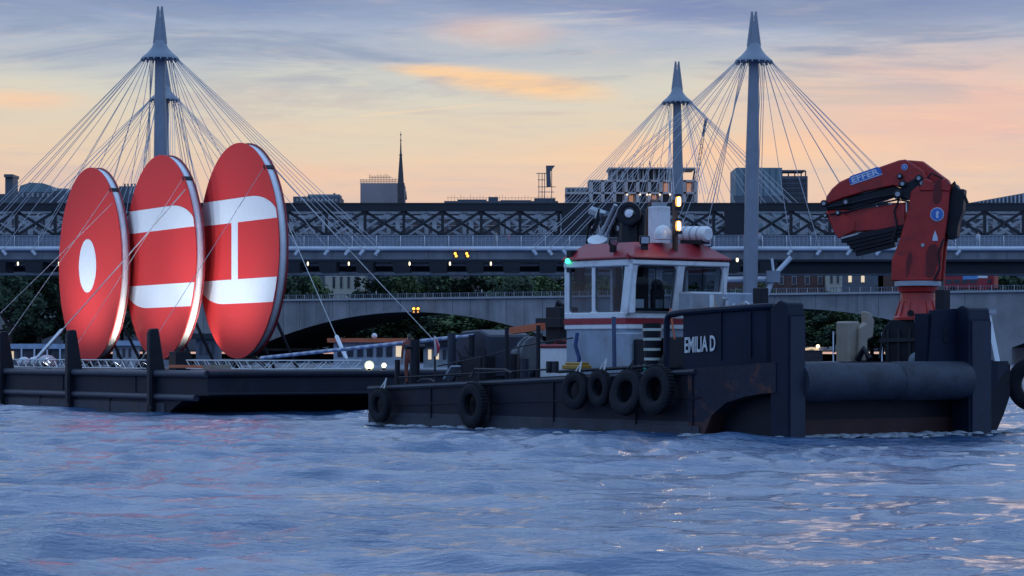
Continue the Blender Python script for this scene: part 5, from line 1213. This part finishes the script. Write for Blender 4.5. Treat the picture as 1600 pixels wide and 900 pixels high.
t = bldg('office_block', 186, 232, 291, 770, CITYC, 'dark office block seen between the dotted and middle discs')
for px in (192,197,203,208): MB().box((xat(px,770),772,zat(291,770)),(xat(px+1.5,770),774,zat(286,770))).build('roof_pole', CITYC, t)
Y = 740; t = bldg('office_block', 458, 531, 307, Y, CITYC, 'flat dark office block right of the nearest disc'); MB().box((xat(480,Y),Y+2,zat(307,Y)),(xat(530,Y),Y+12,zat(303,Y))).build('roof_plant', CITYB, t)
MB().box((xat(520,Y),Y+2,zat(303,Y)),(xat(523,Y),Y+3,zat(301,Y))).build('roof_pole', CITYC, t); wins(t, 462, 528, 309, 316, 12, 1, Y, CITYA)
Y = 760; t = bldg('wrapped_block', 563, 630, 286, Y, CITYW, 'plain sheeted block crowned with scaffolding beside the spire')
mb = MB(); rnd = random.Random(5)
for k in range(24):
    px = 563 + k*2.4; top = 279 if px < 577 else 273 if px < 611 else 278
    mb.beam(P(px,286.5,Y+2), P(px,top+rnd.uniform(-1,2),Y+2), .12, .12)
for py, a, b in ((281,563,624),(277,577,612),(284,563,626)): mb.beam(P(a,py,Y+2), P(b,py,Y+2), .14, .14)
mb.build('scaffold', CITYC, t)
Y = 752; sp = thing('church_spire', V((xat(626,Y),Y,2.5)), 'slender dark church spire with a finial', 'spire', 'buildings on the skyline')
MB().box((xat(621,Y),Y,2.5),(xat(632,Y),Y+1.8,zat(286,Y))).build('tower', SLATE, sp)
MB().lathe((xat(626,Y),Y+.9,0), [(.95,zat(289,Y)),(.72,zat(270,Y)),(.36,zat(243,Y)),(.45,zat(242.5,Y)),(.45,zat(241,Y)),(.28,zat(240,Y)),(.1,zat(216,Y)),(.05,zat(205,Y))], n=8).build('steeple', SLATE, sp)
for py, w in ((210,.3),(219,.3)): MB().lathe((xat(626,Y),Y+.9,zat(py,Y)), [(.05,-.3),(w,0),(.05,.3)], n=8).build('finial', SLATE, sp)
for px in (621,631.5): MB().lathe((xat(px+3,Y),Y,0), [(.3,zat(312,Y)),(.05,zat(298,Y))], n=6).build('pinnacle', SLATE, sp)
t = bldg('low_roofs', 694, 872, 314, 730, CITYC, 'long low dark roofs with railings between the spire and lifting frame')
for a, b, top in ((715,760,311),(763,778,307),(782,830,312),(835,868,309)): MB().box((xat(a,730),732,zat(314,730)),(xat(b,730),740,zat(top,730))).build('roof_plant', CITYC, t)
mb = MB(); rnd = random.Random(9)
for k in range(34):
    px = 700+k*5; mb.beam(P(px,316,731), P(px,306+rnd.uniform(-2,3),731), .08, .08)
mb.beam(P(698,309,731), P(870,309,731), .07, .07); mb.build('roof_railing', CITYC, t)
Y = 720; t = thing('lifting_frame', V((xat(855,Y),Y,2.5)), 'spindly dark lifting frame with a hopper on the skyline', 'frame', 'buildings on the skyline')
mb = MB()
for px in (842, 847, 851, 862): mb.beam(P(px,318,Y), P(px,270 if px<852 else 262,Y), .2, .2)
for py, a, b in ((271,838,856),(281,840,852),(292,840,868),(300,842,866)): mb.beam(P(a,py,Y), P(b,py,Y), .18, .18)
mb.build('frame_legs', CITYC, t)
mb = MB(); mb.prism([(xat(853,Y),zat(259,Y)),(xat(867,Y),zat(259,Y)),(xat(860,Y),zat(268,Y)),(xat(861,Y),zat(291,Y)),(xat(854,Y),zat(293,Y))], (0,Y,0), (1,0,0), (0,0,1), (0,1,0), 2); mb.build('hopper', CITYC, t)
# concrete frame building under construction
Y = 720; t = bldg('concrete_frame_building', 884, 1086, 328, Y+8, CITYC, 'unfinished concrete frame building with lit rooms behind the wheelhouse', 10)
CF = M('raw_concrete', (.56,.47,.44), .85, var=.15, scale=.2)
def slab(a, b, py, th=3, dy=0): MB().box((xat(a,Y),Y+dy,zat(py+th,Y)),(xat(b,Y),Y+14,zat(py,Y))).build('floor_slab', CF, t)
slab(950, 1086, 262, 2, -1); slab(920,1087,281); slab(884,1087,300); slab(884,1087,316)
MB().box((xat(952,Y),Y+6,zat(282,Y)),(xat(1056,Y),Y+12,zat(263,Y))).build('upper_core', CITYA, t)
MB().box((xat(920,Y),Y+6,zat(318,Y)),(xat(1086,Y),Y+12,zat(282,Y))).build('back_wall', M('inner_wall', (.2,.18,.185), .85, var=.3, scale=.4), t); MB().box((xat(884,Y),Y+5,zat(318,Y)),(xat(922,Y),Y+11,zat(291,Y))).build('back_wall', CITYA, t)
for k in range(13): px = 955 + k*8.2; MB().box((xat(px,Y),Y+.5,zat(282,Y)),(xat(px+2,Y),Y+1,zat(264,Y))).build('upper_column', CF, t)
for k in range(8):
    px = 961 + k*12; MB().box((xat(px,Y),Y+1.5,zat(281,Y)),(xat(px+4.5,Y),Y+2,zat(265,Y))).build('upper_pane', M('dusk_glass', (.3,.32,.3), .3), t)
for k in range(10): px = 921 + k*18.2; MB().box((xat(px,Y),Y,zat(318,Y)),(xat(px+5.5,Y),Y+3,zat(282,Y))).build('column', CF, t)
for k in range(9):
    px = 928 + k*18.2
    for py0, py1 in ((285,299),(304,316)):
        MB().box((xat(px+1,Y),Y+4,zat(py1,Y)),(xat(px+8,Y),Y+4.4,zat(py0,Y))).build('room_glow', L_WINO if random.random() < .42 else GLASSD, t); MB().box((xat(px+8.6,Y),Y+1,zat(py1,Y)),(xat(px+10.4,Y),Y+2,zat(py0,Y))).build('thin_column', CF, t)
for px in (980, 1000, 1011, 1016, 1031, 1047): MB().ball(P(px,304,Y-.3), .24, 8, 6).build('site_lamp', L_WARM, t)
for px in range(888,920,7): MB().box((xat(px,Y),Y+4.6,zat(314,Y)),(xat(px+3,Y),Y+5,zat(294,Y))).build('window', GLASSD, t)
mb = MB(); rnd = random.Random(3)
for k in range(22): px = 955+k*5.6; mb.beam(P(px,262,Y+2), P(px,256+rnd.uniform(-3,3),Y+2), .09, .09)
mb.beam(P(1016,262,Y+1), P(1015,251,Y+1), .3, .3); mb.build('roof_scaffold', CITYC, t)
MB().beam(P(1083,282,Y+3), P(1086,262,Y+3), .5, .5).build('hoist_pole', CITYC, t)
# tower block pair
Y = 680; t = bldg('panel_tower', 1150, 1222, 262, Y, CITYB, 'pale teal slab tower behind the tall mast'); MB().box((xat(1146,Y),Y-1,zat(317,Y)),(xat(1224,Y),Y,zat(306,Y))).build('podium', CITYC, t)
for k in range(6): MB().box((xat(1162+k*10,Y),Y-.12,zat(306,Y)),(xat(1163+k*10,Y),Y,zat(264,Y))).build('cladding_rib', CITYC, t)
Y = 695; t = bldg('glass_block', 1220, 1262, 275, Y, CITYC, 'dark glazed block with an open roof frame beside the slab tower')
wins(t, 1222, 1260, 278, 316, 7, 5, Y, GLASSD, .8, .6)
for px in (1222,1232,1242,1252,1259): MB().box((xat(px,Y),Y+1,zat(275,Y)),(xat(px+1.5,Y),Y+2,zat(266,Y))).build('roof_column', CITYC, t)
MB().box((xat(1218,Y),Y,zat(268,Y)),(xat(1258,Y),Y+8,zat(265.5,Y))).build('roof_frame', CITYC, t)

# long riverside blocks that fill the view through the lattice
RB = [(-60,120,326,CITYA),(120,330,324,CITYC),(330,470,327,CITYW),(470,640,325,CITYA),(640,790,328,CITYW),(790,930,326,CITYC),(930,1130,327,CITYA),(1130,1330,328,CITYB),(1330,1480,326,CITYW),(1480,1680,327,CITYA)]
BLK1 = M('riverside_grey', (.10,.105,.125), .8, var=.2, scale=.15); BLK2 = M('riverside_brown', (.11,.09,.09), .8, var=.2, scale=.15)
RB = [(a_, b_, t_, BLK2 if m_ is CITYW else BLK1) for a_, b_, t_, m_ in RB]
RBL = ['grey riverside block at the far left behind the lattice','dark riverside block behind the discs','brownish riverside block just left of the flat office block','grey riverside block below the flat office block and spire','brownish riverside block between the spire and lifting frame','dark riverside block below the lifting frame','grey riverside block below the concrete frame building','teal grey riverside block below the slab tower','brownish riverside block behind the red crane','grey riverside block at the far right below the ribbed roof']
for (a_, b_, top, m), lab in zip(RB, RBL):
    Y = 700; t = bldg('riverside_block', a_, b_, top, Y, m, lab, 14)
    for py in (333, 352, 371): MB().box((xat(a_,Y)+.05,Y-.35,zat(py+1.4,Y)),(xat(b_,Y)-.05,Y,zat(py,Y))).build('cornice', random.choice([CITYA,CITYW]), t)
    n_ = int((b_-a_)/13); wins(t, a_+3, b_-3, 335, 392, n_, 3, Y, GLASSD, .45, .62)
# ribbed station roof at the right end
Y = 310; t = thing('ribbed_roof', V((xat(1560,Y),Y,zat(322,Y))), 'ribbed sloping station roof rising at the right end of the railway bridge', 'roof')
mb = MB(); mb.prism([(xat(1505,Y),zat(322,Y)),(xat(1720,Y),zat(322,Y)),(xat(1720,Y),zat(280,Y)),(xat(1508,Y),zat(318,Y))], (0,Y+4,0), (1,0,0), (0,0,1), (0,1,0), 7); mb.build('roof_slope', CITYC, t)
for k in range(30):
    px = 1512+k*6.2; top = 318-(px-1508)*.179
    MB().beam(P(px,321,Y), P(px,top,Y), .17, .2, (0,1,0)).build('roof_rib', IRONP, t)
# lattice construction crane far off
Y = 780; t = thing('tower_crane_jib', P(1085,300,Y), 'far thin red lattice crane leaning between the two right masts', 'crane')
a0, a1 = P(1085,300,Y), P(1103,184,Y); mb = MB(); n_ = 26
for s_ in (-.4,.4): mb.tube([a0+V((s_,0,0)), a1+V((s_*.7,0,0))], .1, 5)
for k in range(n_): mb.tube([a0.lerp(a1,k/n_)+V((-.4 if k%2 else .4,0,0)), a0.lerp(a1,(k+1)/n_)+V((.4 if k%2 else -.4,0,0))], .07, 5)
mb.build('lattice_jib', M('crane_rust', (.26,.12,.1), .7), t); MB().beam(P(1098,212,Y), P(1104,186,Y), .9, .7).build('jib_head', CITYC, t)
# buildings seen below the railway bridge
Y = 660; t = bldg('cream_building', 508, 568, 424, Y, CREAM, 'cream stone building between trees under the railway bridge'); wins(t, 516, 562, 430, 452, 4, 1, Y, GLASSD, .35, .8, frame=CREAM)
t = bldg('cream_building', 454, 486, 425, Y, CREAM, 'narrow cream building just right of the nearest disc'); wins(t, 458, 482, 430, 450, 2, 1, Y, GLASSD, .35, .8, frame=CREAM)
t = bldg('cream_building', 880, 902, 420, Y, CREAM, 'slim cream facade beside the wheelhouse below the green light'); wins(t, 882, 900, 424, 450, 1, 2, Y, GLASSD, .5, .6, frame=CREAM)
Y = 610; t = bldg('brick_terrace', 1130, 1312, 424, Y, BRICKR, 'red brick terrace with white framed windows behind the stone bridge'); wins(t, 1190, 1312, 430, 446, 6, 1, Y, GLASSD, .3, .75, frame=CITYA)
t = bldg('cream_building', 1292, 1316, 426, 606, CREAM, 'small pale porch at the end of the brick terrace'); wins(t, 1294, 1314, 429, 444, 2, 1, 606, GLASSD, .4, .8, frame=CREAM)
Y = 640; t = bldg('lit_arcade', 1302, 1380, 422, Y, CITYC, 'dark arcade with tall lit windows left of the crane pedestal')
for px in (1306, 1328, 1348): MB().box((xat(px-2.5,Y),Y-.3,zat(441,Y)),(xat(px+2.5,Y),Y,zat(427,Y))).build('lit_window', L_WIN, t)
t = bldg('brick_terrace', 1372, 1410, 424, 640, BRICKR, 'dark brick end house just left of the crane pedestal')
t = bldg('dark_frontage', 1540, 1640, 424, 650, CITYC, 'dark frontage right of the bus'); 
for px in range(-20, 130, 30): pass

# ------------------------------------------------------------------ boats and piers beyond
def boat(px0, px1, Y, proof, roofm, wallm, label, roof_th=2.5, lit=0, nw=5, name='pier_boat', cat='boat'):
    s = F/Y; xa, xb = xat(px0,Y), xat(px1,Y); zr_ = zat(proof,Y); t = thing(name, V(((xa+xb)/2,Y,0)), label, cat)
    mb = MB(); mb.prism([(xa-1,1.0),(xb+1.5,1.1),(xb+.8,-.3),(xa-.6,-.3)], (0,Y+2,0), (1,0,0), (0,0,1), (0,1,0), 4); mb.build('hull', M('boat_white', (.45,.48,.52), .5) if lit else HULLG, t)
    MB().box((xa+.3,Y+.4,1.0),(xb-.3,Y+3.4,zr_)).build('cabin', wallm, t)
    MB().box((xa-.2,Y-.1,zr_),(xb+.2,Y+3.9,zr_+roof_th/s*3)).build('roof', roofm, t)
    w = (xb-xa-1)/nw
    for k in range(nw): MB().box((xa+.5+w*k+.15,Y+.32,1.0+(zr_-1)*.4),(xa+.5+w*(k+1)-.15,Y+.4,1.0+(zr_-1)*.85)).build('window', L_WIN if random.random() < lit else GLASSD, t)
    return t
t = boat(515, 640, 215, 535, ORANGE, M('cabin_pale', (.3,.33,.38), .6), 'moored boat with a long orange roof behind the barge bow', 2.2, .2, 7)
p = P(585, 525, 216); MB().ball(p, .24, 12, 8).build('radar_dome', WHITE, t, True); MB().tube([p-V((0,0,.2)), V((p.x,p.y,zat(536,216)))], .07, 6).build('dome_post', WHITE, t)
t = boat(655, 722, 190, 541, BLACK, M('cabin_greenish', (.2,.23,.25), .6), 'small covered launch with a black canopy behind the flag', 2.5, .35, 4)
t = boat(-30, 105, 230, 545, M('canopy_blue', (.3,.38,.5), .5), CITYC, 'pier pontoon with a long pale blue canopy at the left', 2.6, .15, 8, 'river_pier', 'pier')
for k in range(7): x_ = xat(-25+k*20, 230); MB().beam((x_,229.6,.8),(x_,229.6,zat(545,230)), .12, .12).build('canopy_post', TUBEW, t)
t = boat(170, 215, 235, 540, M('canopy_blue'), CITYA, 'small pale roofed pier shelter seen between the dotted and middle discs', 2.6, .2, 3, 'river_pier', 'pier')
t = boat(300, 345, 235, 530, IRON, CITYC, 'dark pier building seen between the middle and nearest discs', 3, .0, 3, 'river_pier', 'pier')
Y = 300; t = boat(1200, 1290, Y, 548, M('boat_white'), CITYC, 'restaurant boat hung with warm festoon lights behind the bow roller', 2, .4, 6)
for k in range(9): MB().ball(P(1254+k*3, 545+.8*math.sin(k),Y-.5), .14, 7, 5).build('festoon_bulb', L_WIN, t)
MB().ball(P(1278,541,Y-.5), .22, 8, 6).build('festoon_bulb', L_WARM, t)
for px, top in ((1302,532),(1378,533)): MB().tube([V((xat(px,280),280,0)), P(px,top,280)], .07, 6); 
for px, top, lab in ((1302,518,'white mooring pole left of the beige cabinet'),(1378,519,'white mooring pole between the beige cabinet and crane')):
    mb = MB(); mb.tube([V((xat(px,260),260,-1)), P(px,top,260)], .07, 6); tagged(mb, 'mooring_pole', TUBEW, lab, 'pole')

# ------------------------------------------------------------------ bow wave foam beside the workboat
FOAM = M('foam_white', (.3,.34,.4), .8, var=.3, scale=6, bump=.6)
rnd = random.Random(11); mb = MB()
def lump(c, sx, sy, sz):
    o = len(mb.v); n_ = 7
    mb.ball(c, 1, n_, 4); 
    for i in range(o, len(mb.v)): q = mb.v[i]-c; mb.v[i] = c + HV*q.x*sx + RV*q.y*sy + UP*q.z*sz
for k in range(900):
    u = rnd.random()
    if u < .5: b = rnd.uniform(.1,9.2); a = .25 - abs(rnd.gauss(0,.3)) - .25*math.sin(b*1.7)**2; c = TW((a, b, rnd.uniform(.0,.1)))
    elif u < .68: b = rnd.uniform(-.1,.5); a = 2.8 - rnd.random()*3; c = TW((a, b-.2, rnd.uniform(.0,.08)))
    elif u < .86: a = 2.4 + rnd.random()*5; c = TW((a, -.12-abs(rnd.gauss(0,.22))-(a-2.4)*.08, rnd.uniform(.0,.08)))
    else: a = rnd.uniform(3,17); c = TW((a, -.08-abs(rnd.gauss(0,.1)), rnd.uniform(0,.06)))
    s = rnd.uniform(.03,.13); lump(c, s*1.8, s*1.6, s*.55)
o = mb.build('bow_wave_foam', FOAM, None, True); tag(o, 'broken white foam where the workboat meets the water', 'foam', kind='stuff')
